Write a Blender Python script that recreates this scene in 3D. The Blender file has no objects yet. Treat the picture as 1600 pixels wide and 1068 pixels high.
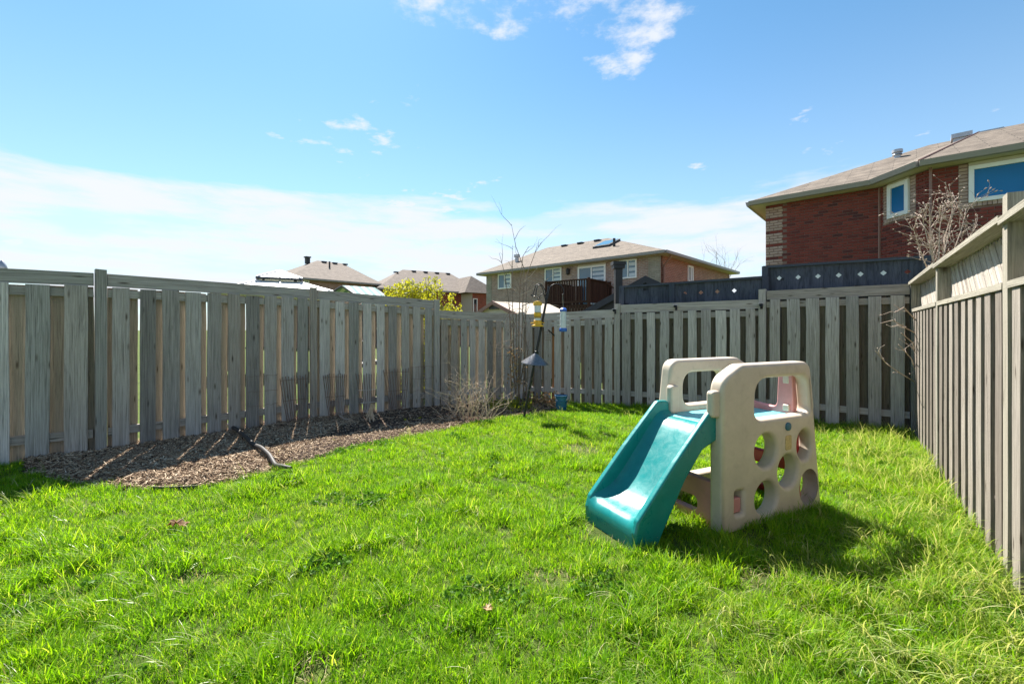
import bpy, math, random
from mathutils import Vector, Matrix, Euler, noise
random.seed(7)
R = math.radians
S = bpy.context.scene
COL = S.collection

# ------------------------------------------------------------------ camera, sky, sun, exposure
EYE, F, HOR = 1.35, 700.0, 514.0          # eye height (m), focal length and horizon in photo pixels
cam = bpy.data.cameras.new('camera')
cam.sensor_width = 36.0
cam.lens = F / 1600 * 36
cam.shift_y = -(534 - HOR) / 1600
cam.clip_start, cam.clip_end = 0.05, 2000
camo = bpy.data.objects.new('camera', cam)
camo.location = (0, 0, EYE)
camo.rotation_euler = (R(90), 0, 0)
COL.objects.link(camo)
S.camera = camo

SUN_EL, SUN_AZ = 52.0, -23.2               # azimuth measured from +Y, positive towards +X
sd = Vector((math.sin(R(SUN_AZ)) * math.cos(R(SUN_EL)), math.cos(R(SUN_AZ)) * math.cos(R(SUN_EL)), math.sin(R(SUN_EL))))
sl = bpy.data.lights.new('sun', 'SUN')
sl.energy = 5.0
sl.angle = R(0.55)
sl.color = (1.0, 0.95, 0.87)
so = bpy.data.objects.new('sun', sl)
so.rotation_euler = sd.to_track_quat('Z', 'Y').to_euler()
so.location = (-6, 14, 22)
COL.objects.link(so)

W = bpy.data.worlds.new('World')
S.world = W
W.use_nodes = True
def build_world():
    nt = W.node_tree
    nt.nodes.clear()
    N = nt.nodes.new
    L = nt.links.new
    out = N('ShaderNodeOutputWorld')
    bg = N('ShaderNodeBackground')
    bg.inputs['Strength'].default_value = 0.060
    sky = N('ShaderNodeTexSky')
    sky.sky_type = 'NISHITA'
    sky.sun_disc = False
    sky.sun_elevation = R(SUN_EL)
    sky.sun_rotation = R(SUN_AZ)
    sky.air_density = 1.0
    sky.dust_density = 0.2
    sky.ozone_density = 1.6
    tc = N('ShaderNodeTexCoord')
    nrm = N('ShaderNodeVectorMath'); nrm.operation = 'NORMALIZE'
    L(tc.outputs['Generated'], nrm.inputs[0])
    sep = N('ShaderNodeSeparateXYZ')
    L(nrm.outputs[0], sep.inputs[0])
    def math_(op, a, b=None, clamp=False):
        m = N('ShaderNodeMath'); m.operation = op; m.use_clamp = clamp
        for i, v in enumerate((a, b)):
            if v is None: continue
            if isinstance(v, (int, float)): m.inputs[i].default_value = v
            else: L(v, m.inputs[i])
        return m.outputs[0]
    def ramp(v, lo, hi):
        m = N('ShaderNodeMapRange'); m.interpolation_type = 'SMOOTHSTEP'
        L(v, m.inputs[0]); m.inputs[1].default_value = lo; m.inputs[2].default_value = hi
        return m.outputs[0]
    z = sep.outputs[2]
    zc = math_('MAXIMUM', z, 0.02)
    # flat cloud layer: direction projected on a plane overhead
    px = math_('DIVIDE', sep.outputs[0], math_('ADD', zc, 0.06))
    py = math_('DIVIDE', sep.outputs[1], math_('ADD', zc, 0.06))
    cb = N('ShaderNodeCombineXYZ'); L(px, cb.inputs[0]); L(py, cb.inputs[1])
    def nz(scale, detail, rough, off, vec=None):
        n = N('ShaderNodeTexNoise'); n.inputs['Scale'].default_value = scale
        n.inputs['Detail'].default_value = detail; n.inputs['Roughness'].default_value = rough
        mp = N('ShaderNodeMapping'); mp.inputs['Location'].default_value = off
        L(vec or cb.outputs[0], mp.inputs[0]); L(mp.outputs[0], n.inputs['Vector'])
        return n.outputs[0]
    big = nz(0.9, 3, 0.5, CL_A)
    fine = nz(5.0, 8, 0.62, CL_B)
    # puffs: sparse field broken up by a fine one
    pf = math_('ADD', math_('MULTIPLY', big, 0.62), math_('MULTIPLY', fine, 0.38))
    puffs = math_('MULTIPLY', ramp(pf, 0.555, 0.64), 0.9)
    # low bank of cloud that rings the horizon, ragged on its upper edge
    mp2 = N('ShaderNodeMapping'); mp2.inputs['Scale'].default_value = (1.6, 1.6, 9.0)
    L(nrm.outputs[0], mp2.inputs[0])
    bn = nz(1.7, 7, 0.58, (3.1, 0.4, 1.7), mp2.outputs[0])
    zz = math_('ADD', z, math_('MULTIPLY', math_('SUBTRACT', bn, 0.5), 0.16))
    bank = math_('SUBTRACT', 1.0, ramp(zz, 0.235, 0.285))
    streak = nz(2.6, 6, 0.6, (7.7, 2.4, 0.3), mp2.outputs[0])
    bank = math_('MULTIPLY', bank, math_('ADD', 0.52, math_('MULTIPLY', ramp(streak, 0.34, 0.60), 0.46)))
    veil = math_('MULTIPLY', math_('SUBTRACT', 1.0, ramp(z, 0.02, 0.6)), 0.34)
    cov = math_('MAXIMUM', math_('MAXIMUM', puffs, bank), veil, True)
    mix = N('ShaderNodeMix'); mix.data_type = 'RGBA'
    L(cov, mix.inputs[0])
    tint = N('ShaderNodeMix'); tint.data_type = 'RGBA'; tint.blend_type = 'MULTIPLY'; tint.inputs[0].default_value = 1
    L(sky.outputs[0], tint.inputs[6]); tint.inputs[7].default_value = (0.66, 1.0, 1.06, 1)
    L(tint.outputs[2], mix.inputs[6])
    mix.inputs[7].default_value = (5.3, 5.5, 5.9, 1)
    L(mix.outputs[2], bg.inputs['Color'])
    L(bg.outputs[0], out.inputs[0])
CL_A, CL_B = (2.2, 0.55, 0), (1.3, 5.2, 0)
build_world()

S.view_settings.view_transform = 'Standard'
S.view_settings.look = 'None'
S.view_settings.gamma = 1
S.view_settings.use_curve_mapping = False
S.view_settings.exposure = 1.55
S.cycles.use_denoising = True
S.cycles.max_bounces = 7
S.cycles.diffuse_bounces = 4
S.cycles.transmission_bounces = 5
S.cycles.transparent_max_bounces = 6
S.cycles.sample_clamp_indirect = 6

# ------------------------------------------------------------------ helpers: pixels
def gp(px, py, z=0.0):
    """photo pixel on the ground (height z) -> plan point"""
    d = F * (EYE - z) / (py - HOR)
    return Vector(((px - 800) / F * d, d, z))
def at(px, py, d):
    return Vector(((px - 800) / F * d, d, EYE + (HOR - py) / F * d))
def onwall(px, py, P, D):
    """pixel on the upright plane through P with plan direction D -> (distance along D, height)"""
    p = (px - 800) / F
    t = (p * P[1] - P[0]) / (D[0] - p * D[1])
    return t, EYE + (HOR - py) / F * (P[1] + D[1] * t)
def V2(v): return Vector((v[0], v[1]))
def lerp(a, b, t): return a + (b - a) * t

# ------------------------------------------------------------------ helpers: materials
def new_mat(name):
    m = bpy.data.materials.new(name)
    m.use_nodes = True
    nt = m.node_tree
    return m, nt, nt.nodes['Principled BSDF']
def node(nt, t, **kw):
    n = nt.nodes.new(t)
    for k, v in kw.items(): setattr(n, k, v)
    return n
def ramp_node(nt, fac, stops):
    r = node(nt, 'ShaderNodeValToRGB')
    e = r.color_ramp.elements
    while len(e) < len(stops): e.new(0.5)
    for i, (p, c) in enumerate(stops):
        e[i].position = p
        e[i].color = (*c, 1) if len(c) == 3 else c
    nt.links.new(fac, r.inputs[0])
    return r.outputs[0]
def mixc(nt, mode, f, a, b):
    m = node(nt, 'ShaderNodeMix', data_type='RGBA', blend_type=mode)
    for i, v in ((0, f), (6, a), (7, b)):
        if isinstance(v, (int, float)): m.inputs[i].default_value = v
        elif isinstance(v, tuple): m.inputs[i].default_value = (*v, 1)
        else: nt.links.new(v, m.inputs[i])
    return m.outputs[2]
def bump(nt, bsdf, h, strength, dist=0.01):
    b = node(nt, 'ShaderNodeBump')
    b.inputs['Strength'].default_value = strength
    b.inputs['Distance'].default_value = dist
    nt.links.new(h, b.inputs['Height'])
    nt.links.new(b.outputs[0], bsdf.inputs['Normal'])
def noise_n(nt, vec, scale, detail=5, rough=0.6, dist=0.0):
    n = node(nt, 'ShaderNodeTexNoise')
    n.inputs['Scale'].default_value = scale
    n.inputs['Detail'].default_value = detail
    n.inputs['Roughness'].default_value = rough
    n.inputs['Distortion'].default_value = dist
    if vec is not None: nt.links.new(vec, n.inputs['Vector'])
    return n.outputs[0]
def plain(name, col, rough=0.6, var=0.25, scale=9.0, metal=0.0, bmp=0.1, spec=0.5, coat=0.0):
    """one colour with soft mottling, fine relief"""
    m, nt, b = new_mat(name)
    tc = node(nt, 'ShaderNodeTexCoord')
    n = noise_n(nt, tc.outputs['Object'], scale, 6, 0.65)
    lo = tuple(c * (1 - var) for c in col)
    hi = tuple(min(1, c * (1 + var)) for c in col)
    nt.links.new(ramp_node(nt, n, [(0.25, lo), (0.75, hi)]), b.inputs['Base Color'])
    b.inputs['Roughness'].default_value = rough
    b.inputs['Metallic'].default_value = metal
    b.inputs['Specular IOR Level'].default_value = spec
    b.inputs['Coat Weight'].default_value = coat
    if bmp:
        bump(nt, b, noise_n(nt, tc.outputs['Object'], scale * 7, 4), bmp, 0.004)
    return m
def wood(name, dark, light, tints, rough=0.9):
    """weathered board: grain along local Z, per-board tone, knots, grey-green streaks"""
    m, nt, b = new_mat(name)
    L = nt.links.new
    tc = node(nt, 'ShaderNodeTexCoord')
    oi = node(nt, 'ShaderNodeObjectInfo')
    off = node(nt, 'ShaderNodeVectorMath', operation='MULTIPLY_ADD')
    off.inputs[0].default_value = (31, 17, 53)
    L(oi.outputs['Random'], off.inputs[1])
    L(tc.outputs['Object'], off.inputs[2])
    mp = node(nt, 'ShaderNodeMapping'); mp.inputs['Scale'].default_value = (9, 2, 2.6)
    L(off.outputs[0], mp.inputs[0])
    g1 = noise_n(nt, mp.outputs[0], 1.6, 7, 0.68, 0.9)
    mp2 = node(nt, 'ShaderNodeMapping'); mp2.inputs['Scale'].default_value = (34, 6, 3.0)
    L(off.outputs[0], mp2.inputs[0])
    g2 = noise_n(nt, mp2.outputs[0], 1.3, 5, 0.7, 0.4)
    base = ramp_node(nt, g1, [(0.22, dark), (0.5, tuple(lerp(dark[i], light[i], .62) for i in range(3))), (0.8, light)])
    fine = ramp_node(nt, g2, [(0.30, (0.30, 0.29, 0.28)), (0.50, (0.92, 0.92, 0.92)), (0.8, (1.18, 1.18, 1.18))])
    c = mixc(nt, 'MULTIPLY', 0.85, base, fine)
    # per-board tone
    wn = node(nt, 'ShaderNodeTexWhiteNoise', noise_dimensions='1D')
    L(oi.outputs['Random'], wn.inputs['W'])
    tone = ramp_node(nt, wn.outputs['Value'], [(i / (len(tints) - 1), t) for i, t in enumerate(tints)])
    c = mixc(nt, 'MULTIPLY', 1.0, c, tone)
    # knots
    mpk = node(nt, 'ShaderNodeMapping'); mpk.inputs['Scale'].default_value = (1.7, 0.4, 5.2)
    L(off.outputs[0], mpk.inputs[0])
    vo = node(nt, 'ShaderNodeTexVoronoi'); vo.inputs['Scale'].default_value = 1.0
    L(mpk.outputs[0], vo.inputs['Vector'])
    k = ramp_node(nt, vo.outputs['Distance'], [(0.05, (0.22, 0.19, 0.16)), (0.12, (0.75, 0.73, 0.7)), (0.17, (1, 1, 1))])
    c = mixc(nt, 'MULTIPLY', 0.9, c, k)
    # algae and damp blotches with a shape of their own
    bl = noise_n(nt, off.outputs[0], 2.2, 4, 0.6)
    c = mixc(nt, 'MULTIPLY', ramp_node(nt, bl, [(0.5, (0, 0, 0)), (0.72, (0.6, 0.6, 0.6))]), c, (0.72, 0.70, 0.66))
    L(c, b.inputs['Base Color'])
    b.inputs['Roughness'].default_value = rough
    b.inputs['Specular IOR Level'].default_value = 0.25
    h = node(nt, 'ShaderNodeMath', operation='ADD')
    L(g1, h.inputs[0]); L(g2, h.inputs[1])
    bump(nt, b, h.outputs[0], 0.55, 0.006)
    return m
def random_col(name, stops, rough=0.8, trans=0.0, bmp=0.0, world_noise=None, spec=0.3):
    """colour picked per object / per island"""
    m, nt, b = new_mat(name)
    L = nt.links.new
    oi = node(nt, 'ShaderNodeObjectInfo')
    ge = node(nt, 'ShaderNodeNewGeometry')
    a = node(nt, 'ShaderNodeMath', operation='ADD')
    L(oi.outputs['Random'], a.inputs[0]); L(ge.outputs['Random Per Island'], a.inputs[1])
    fr = node(nt, 'ShaderNodeMath', operation='FRACT')
    L(a.outputs[0], fr.inputs[0])
    c = ramp_node(nt, fr.outputs[0], stops)
    if world_noise:
        sc, lo, hi = world_noise
        n = noise_n(nt, ge.outputs['Position'], sc, 4, 0.6)
        c = mixc(nt, 'MULTIPLY', 1.0, c, ramp_node(nt, n, [(0.32, lo), (0.68, hi)]))
    L(c, b.inputs['Base Color'])
    b.inputs['Roughness'].default_value = rough
    b.inputs['Specular IOR Level'].default_value = spec
    if bmp:
        tc = node(nt, 'ShaderNodeTexCoord')
        bump(nt, b, noise_n(nt, tc.outputs['Object'], 30, 5), bmp, 0.004)
    if trans:
        tr = node(nt, 'ShaderNodeBsdfTranslucent')
        L(mixc(nt, 'MULTIPLY', 1.0, c, (1.5, 1.45, 0.9)), tr.inputs['Color'])
        mx = node(nt, 'ShaderNodeMixShader'); mx.inputs[0].default_value = trans
        L(b.outputs[0], mx.inputs[1]); L(tr.outputs[0], mx.inputs[2])
        L(mx.outputs[0], nt.nodes['Material Output'].inputs[0])
    return m
def uv_brick(name, c1, c2, mortar, bw, rh, ms, bmp=0.5, var=0.3):
    m, nt, b = new_mat(name)
    L = nt.links.new
    uv = node(nt, 'ShaderNodeUVMap')
    t = node(nt, 'ShaderNodeTexBrick')
    t.inputs['Color1'].default_value = (*c1, 1); t.inputs['Color2'].default_value = (*c2, 1)
    t.inputs['Mortar'].default_value = (*mortar, 1)
    t.inputs['Scale'].default_value = 1
    t.inputs['Brick Width'].default_value = bw; t.inputs['Row Height'].default_value = rh
    t.inputs['Mortar Size'].default_value = ms; t.inputs['Bias'].default_value = 0.0
    L(uv.outputs[0], t.inputs['Vector'])
    n = noise_n(nt, uv.outputs[0], 3.0, 6, 0.7)
    c = mixc(nt, 'MULTIPLY', 1.0, t.outputs['Color'], ramp_node(nt, n, [(0.3, (1 - var,) * 3), (0.7, (1 + var * .5,) * 3)]))
    L(c, b.inputs['Base Color'])
    b.inputs['Roughness'].default_value = 0.9
    b.inputs['Specular IOR Level'].default_value = 0.2
    inv = node(nt, 'ShaderNodeMath', operation='SUBTRACT'); inv.inputs[0].default_value = 1
    L(t.outputs['Fac'], inv.inputs[1])
    bump(nt, b, inv.outputs[0], bmp, 0.01)
    return m
def glass(name, col, rough=0.04):
    m, nt, b = new_mat(name)
    ge = node(nt, 'ShaderNodeNewGeometry')
    n = noise_n(nt, ge.outputs['Position'], 0.8, 2)
    nt.links.new(ramp_node(nt, n, [(0.3, tuple(c * .8 for c in col)), (0.7, tuple(c * 1.2 for c in col))]), b.inputs['Base Color'])
    b.inputs['Roughness'].default_value = rough
    b.inputs['Specular IOR Level'].default_value = 0.8
    return m

M = {}
M['wood'] = wood('weathered_fence_wood', (0.125, 0.112, 0.102), (0.72, 0.655, 0.605),
                 [(0.62, 0.62, 0.62), (1.12, 1.12, 1.13), (0.74, 0.70, 0.66), (1.35, 1.36, 1.37), (0.68, 0.70, 0.69), (1.05, 1.04, 1.02), (0.52, 0.52, 0.52)])
M['wood_inner'] = wood('sheltered_shaded_fence_wood', (0.13, 0.112, 0.090), (0.52, 0.46, 0.385),
                       [(0.74, 0.72, 0.68), (1.08, 1.03, 0.98), (0.86, 0.84, 0.80), (1.12, 1.08, 1.0)])  # less bleached, browner back boards; gap shade also darkened into the colour
M['wood_inner_shaded'] = wood('gap_shaded_fence_wood', (0.055, 0.046, 0.036), (0.24, 0.205, 0.165), [(0.6, 0.58, 0.55), (1.1, 1.05, 1.0), (0.8, 0.8, 0.76)])  # darker back boards: shade in the gaps put into the colour
M['wood_warm'] = wood('sunned_fence_wood', (0.045, 0.038, 0.032), (0.40, 0.365, 0.325),
                      [(0.55, 0.51, 0.47), (1.08, 1.03, 0.98), (0.72, 0.67, 0.62), (1.25, 1.22, 1.17), (0.9, 0.86, 0.8)])
M['wood_cap'] = wood('pale_cap_wood', (0.15, 0.135, 0.11), (0.44, 0.41, 0.35), [(0.85, 0.85, 0.83), (1.08, 1.06, 1.0)])
M['wood_slat'] = wood('pale_lattice_wood', (0.24, 0.21, 0.18), (0.64, 0.60, 0.55), [(0.62, 0.58, 0.54), (1.1, 1.1, 1.08), (0.85, 0.80, 0.74), (1.0, 0.98, 0.95)])
M['charcoal'] = wood('charcoal_stained_wood', (0.045, 0.053, 0.073), (0.088, 0.100, 0.130), [(0.85, 0.87, 0.9), (1.1, 1.1, 1.1)])
M['brown_wood'] = wood('brown_deck_wood', (0.035, 0.017, 0.012), (0.085, 0.045, 0.032), [(0.85, 0.8, 0.8), (1.15, 1.1, 1.1)])
M['cedar'] = wood('new_cedar_wood', (0.26, 0.11, 0.04), (0.42, 0.20, 0.08), [(0.9, 0.9, 0.9), (1.1, 1.1, 1.1)])
def plastic(name, col, dirt, var=0.12, rough=0.48):
    m, nt, b = new_mat(name)
    tc = node(nt, 'ShaderNodeTexCoord')
    n = noise_n(nt, tc.outputs['Object'], 3.5, 7, 0.7)
    c = ramp_node(nt, n, [(0.3, tuple(x * (1 - var) for x in col)), (0.7, tuple(min(1, x * (1 + var)) for x in col))])
    n2 = noise_n(nt, tc.outputs['Object'], 11, 8, 0.72, 0.6)
    c = mixc(nt, 'MIX', ramp_node(nt, n2, [(0.52, (0, 0, 0)), (0.8, (0.45, 0.45, 0.45))]), c, dirt)
    nt.links.new(c, b.inputs['Base Color'])
    r = ramp_node(nt, n2, [(0.3, (rough - .12,) * 3), (0.7, (rough + .14,) * 3)])
    nt.links.new(r, b.inputs['Roughness'])
    b.inputs['Subsurface Weight'].default_value = 0.0
    bump(nt, b, noise_n(nt, tc.outputs['Object'], 42, 5), 0.12, 0.003)
    return m
M['beige'] = plastic('beige_plastic', (0.565, 0.475, 0.38), (0.33, 0.265, 0.20))
M['teal'] = plastic('teal_plastic', (0.006, 0.195, 0.190), (0.03, 0.27, 0.26), 0.16, 0.33)
M['teal_sunlit'] = plastic('sunlit_teal_plastic', (0.12, 0.42, 0.46), (0.22, 0.5, 0.52), 0.2, 0.5)  # lighter teal, sunlight on the platform put into its colour
M['pink'] = plastic('faded_pink_plastic', (0.56, 0.24, 0.235), (0.45, 0.22, 0.2), 0.15, 0.5)
M['red'] = plastic('red_plastic', (0.40, 0.022, 0.025), (0.3, 0.05, 0.04), 0.15, 0.45)
M['blue_dot'] = plain('blue_grey_emblem', (0.03, 0.13, 0.19), 0.45, 0.2, 40)
M['tan_badge'] = plain('tan_sticker', (0.52, 0.38, 0.17), 0.6, 0.4, 60)
M['black'] = plain('black_metal', (0.018, 0.018, 0.02), 0.45, 0.3, 14, 0.3)
M['baffle'] = plain('glossy_black_metal', (0.22, 0.21, 0.21), 0.38, 0.35, 26, 0.8)
M['rubber'] = plain('black_drain_hose', (0.030, 0.027, 0.026), 0.6, 0.4, 30)
M['yellow'] = plain('yellow_plastic', (0.75, 0.42, 0.02), 0.4, 0.15, 20)
M['seed'] = plain('bird_seed', (0.40, 0.24, 0.06), 0.9, 0.6, 160, bmp=0.6)
M['clear'] = plain('milky_clear_plastic', (0.62, 0.66, 0.70), 0.2, 0.1, 12)
M['blue'] = plain('blue_plastic', (0.03, 0.12, 0.48), 0.4, 0.2, 20)
M['bucket'] = plain('faded_blue_plastic', (0.02, 0.13, 0.25), 0.55, 0.3, 12)
M['rust'] = plain('rusty_wire', (0.17, 0.105, 0.075), 0.85, 0.35, 40)
M['pale_wire'] = plain('pale_wire', (0.5, 0.47, 0.43), 0.6, 0.2, 40)
M['twig'] = plain('dry_cane', (0.46, 0.36, 0.26), 0.9, 0.35, 24)
M['bark'] = plain('grey_bark', (0.19, 0.145, 0.11), 0.95, 0.35, 30, bmp=0.4)
M['bark_pale'] = plain('pale_bark', (0.42, 0.33, 0.265), 0.9, 0.3, 30)
M['bark_far'] = plain('distant_bark', (0.24, 0.19, 0.16), 0.95, 0.2, 10, bmp=0)
M['dryleaf'] = random_col('dry_leaf', [(0.0, (0.20, 0.11, 0.06)), (0.5, (0.36, 0.22, 0.12)), (1.0, (0.46, 0.33, 0.2))], 0.85, 0.25)
M['spring_leaf'] = random_col('spring_leaf', [(0.0, (0.17, 0.20, 0.012)), (0.5, (0.30, 0.31, 0.02)), (1.0, (0.42, 0.40, 0.035))], 0.55, 0.45)
M['weed'] = random_col('weed_leaf', [(0.0, (0.09, 0.14, 0.015)), (0.6, (0.22, 0.24, 0.02)), (1.0, (0.40, 0.38, 0.05))], 0.6, 0.4)
M['white'] = plain('white_frame', (0.78, 0.78, 0.76), 0.5, 0.06, 6, bmp=0.03)
M['soffit'] = plain('cream_soffit', (0.52, 0.46, 0.37), 0.6, 0.08, 5)
M['fascia'] = plain('taupe_gutter', (0.27, 0.245, 0.225), 0.45, 0.08, 4)
M['pipe_brown'] = plain('brown_downspout', (0.24, 0.12, 0.09), 0.5, 0.1, 5)
M['vent_black'] = plain('black_roof_vent', (0.03, 0.03, 0.032), 0.6, 0.2, 6)
M['vent_grey'] = plain('galvanised_vent', (0.42, 0.42, 0.44), 0.4, 0.15, 6, 0.6)
M['shingle'] = uv_brick('brown_shingle', (0.205, 0.168, 0.135), (0.158, 0.128, 0.103), (0.080, 0.066, 0.053), 0.95, 0.145, 0.010, 0.4, 0.45)
M['shingle_far'] = uv_brick('taupe_shingle', (0.21, 0.172, 0.145), (0.168, 0.138, 0.115), (0.11, 0.09, 0.076), 0.30, 0.15, 0.010, 0.3)
M['brick_c'] = uv_brick('mottled_brown_brick', (0.40, 0.25, 0.20), (0.27, 0.175, 0.15), (0.42, 0.36, 0.32), 0.22, 0.077, 0.012)
M['brick_c_side'] = uv_brick('orange_brick', (0.40, 0.185, 0.125), (0.31, 0.135, 0.09), (0.42, 0.35, 0.30), 0.22, 0.077, 0.011)
M['brick_b'] = uv_brick('red_brick', (0.30, 0.065, 0.035), (0.22, 0.045, 0.03), (0.26, 0.16, 0.12), 0.22, 0.077, 0.010)
M['brick_a'] = uv_brick('pinkish_brick', (0.36, 0.215, 0.165), (0.29, 0.165, 0.13), (0.36, 0.29, 0.25), 0.22, 0.077, 0.010)
M['brick_d'] = random_col('dark_red_brick', [(0.0, (0.165, 0.036, 0.029)), (0.45, (0.225, 0.052, 0.039)), (0.80, (0.19, 0.043, 0.033)), (0.87, (0.135, 0.036, 0.032)), (1.0, (0.085, 0.030, 0.030))], 0.9, 0, 0.4)
M['brick_pale'] = random_col('pale_pink_brick', [(0.0, (0.34, 0.23, 0.19)), (0.5, (0.44, 0.32, 0.265)), (1.0, (0.39, 0.265, 0.215))], 0.9, 0, 0.4)
M['mortar'] = plain('grey_mortar', (0.20, 0.125, 0.10), 0.95, 0.15, 6)
M['quoin_c'] = uv_brick('grey_green_quoin', (0.34, 0.30, 0.24), (0.25, 0.225, 0.18), (0.36, 0.32, 0.28), 0.22, 0.077, 0.012)
M['glass'] = glass('sky_reflect_glass', (0.055, 0.14, 0.20))  # blue of the reflected sky put into the base colour
M['glass_deep'] = glass('deep_sky_reflect_glass', (0.001, 0.135, 0.34), 0.25)  # stronger sky reflection painted as base colour
M['glass_deep'].node_tree.nodes['Principled BSDF'].inputs['Specular IOR Level'].default_value = 0.25
M['glass_dark'] = glass('dark_glass', (0.012, 0.022, 0.035))
M['blind'] = plain('white_blind', (0.55, 0.60, 0.64), 0.7, 0.06, 3, bmp=0)
M['gaz_light'] = plain('pale_grey_metal_roof', (0.62, 0.61, 0.60), 0.5, 0.08, 4)
M['gaz_dark'] = plain('dark_grey_metal_frame', (0.05, 0.052, 0.056), 0.5, 0.2, 6)
M['shed_wall'] = plain('cream_shed_panel', (0.50, 0.45, 0.38), 0.7, 0.12, 4)
M['shed_roof'] = uv_brick('tan_resin_roof', (0.56, 0.49, 0.40), (0.53, 0.46, 0.375), (0.36, 0.31, 0.25), 3.0, 0.13, 0.008, 0.4, 0.1)
M['shed_dark'] = plain('charcoal_siding', (0.035, 0.035, 0.045), 0.7, 0.25, 6)
M['leaf_soil'] = None
def soil(name, a, b_, c_):
    m, nt, b = new_mat(name)
    ge = node(nt, 'ShaderNodeNewGeometry')
    n = noise_n(nt, ge.outputs['Position'], 26, 8, 0.75)
    n2 = noise_n(nt, ge.outputs['Position'], 2.2, 4, 0.6)
    c = ramp_node(nt, n, [(0.25, a), (0.52, b_), (0.78, c_)])
    c = mixc(nt, 'MULTIPLY', 1.0, c, ramp_node(nt, n2, [(0.35, (0.7, 0.7, 0.7)), (0.65, (1.15, 1.12, 1.08))]))
    nt.links.new(c, b.inputs['Base Color'])
    b.inputs['Roughness'].default_value = 0.95
    b.inputs['Specular IOR Level'].default_value = 0.15
    bump(nt, b, n, 0.8, 0.02)
    return m
M['turf'] = soil('turf_soil', (0.035, 0.045, 0.012), (0.075, 0.115, 0.02), (0.13, 0.15, 0.045))
M['mulch'] = soil('mulch_soil', (0.022, 0.014, 0.011), (0.065, 0.042, 0.032), (0.14, 0.10, 0.075))
M['chip'] = random_col('mulch_chip', [(0.0, (0.090, 0.050, 0.030)), (0.4, (0.235, 0.155, 0.095)), (0.75, (0.44, 0.325, 0.21)), (1.0, (0.66, 0.53, 0.38))], 0.9, 0, 0)
M['grass'] = random_col('grass_blade', [(0.0, (0.095, 0.225, 0.004)), (0.5, (0.170, 0.350, 0.006)), (0.86, (0.255, 0.425, 0.012)), (1.0, (0.42, 0.48, 0.08))], 0.5, 0.5, 0,
                        (1.1, (0.80, 0.90, 0.9), (1.22, 1.08, 1.0)), 0.25)
M['grass_long'] = random_col('long_grass_blade', [(0.0, (0.11, 0.20, 0.02)), (0.5, (0.21, 0.29, 0.05)), (0.8, (0.36, 0.40, 0.14)), (1.0, (0.50, 0.48, 0.26))], 0.36, 0.42, 0, None, 0.5)
M['clover'] = random_col('clover_leaf', [(0.0, (0.05, 0.14, 0.012)), (1.0, (0.12, 0.25, 0.02))], 0.55, 0.35)
M['straw'] = random_col('dry_grass_blade', [(0.0, (0.30, 0.24, 0.11)), (1.0, (0.55, 0.46, 0.28))], 0.7, 0.3)

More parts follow.
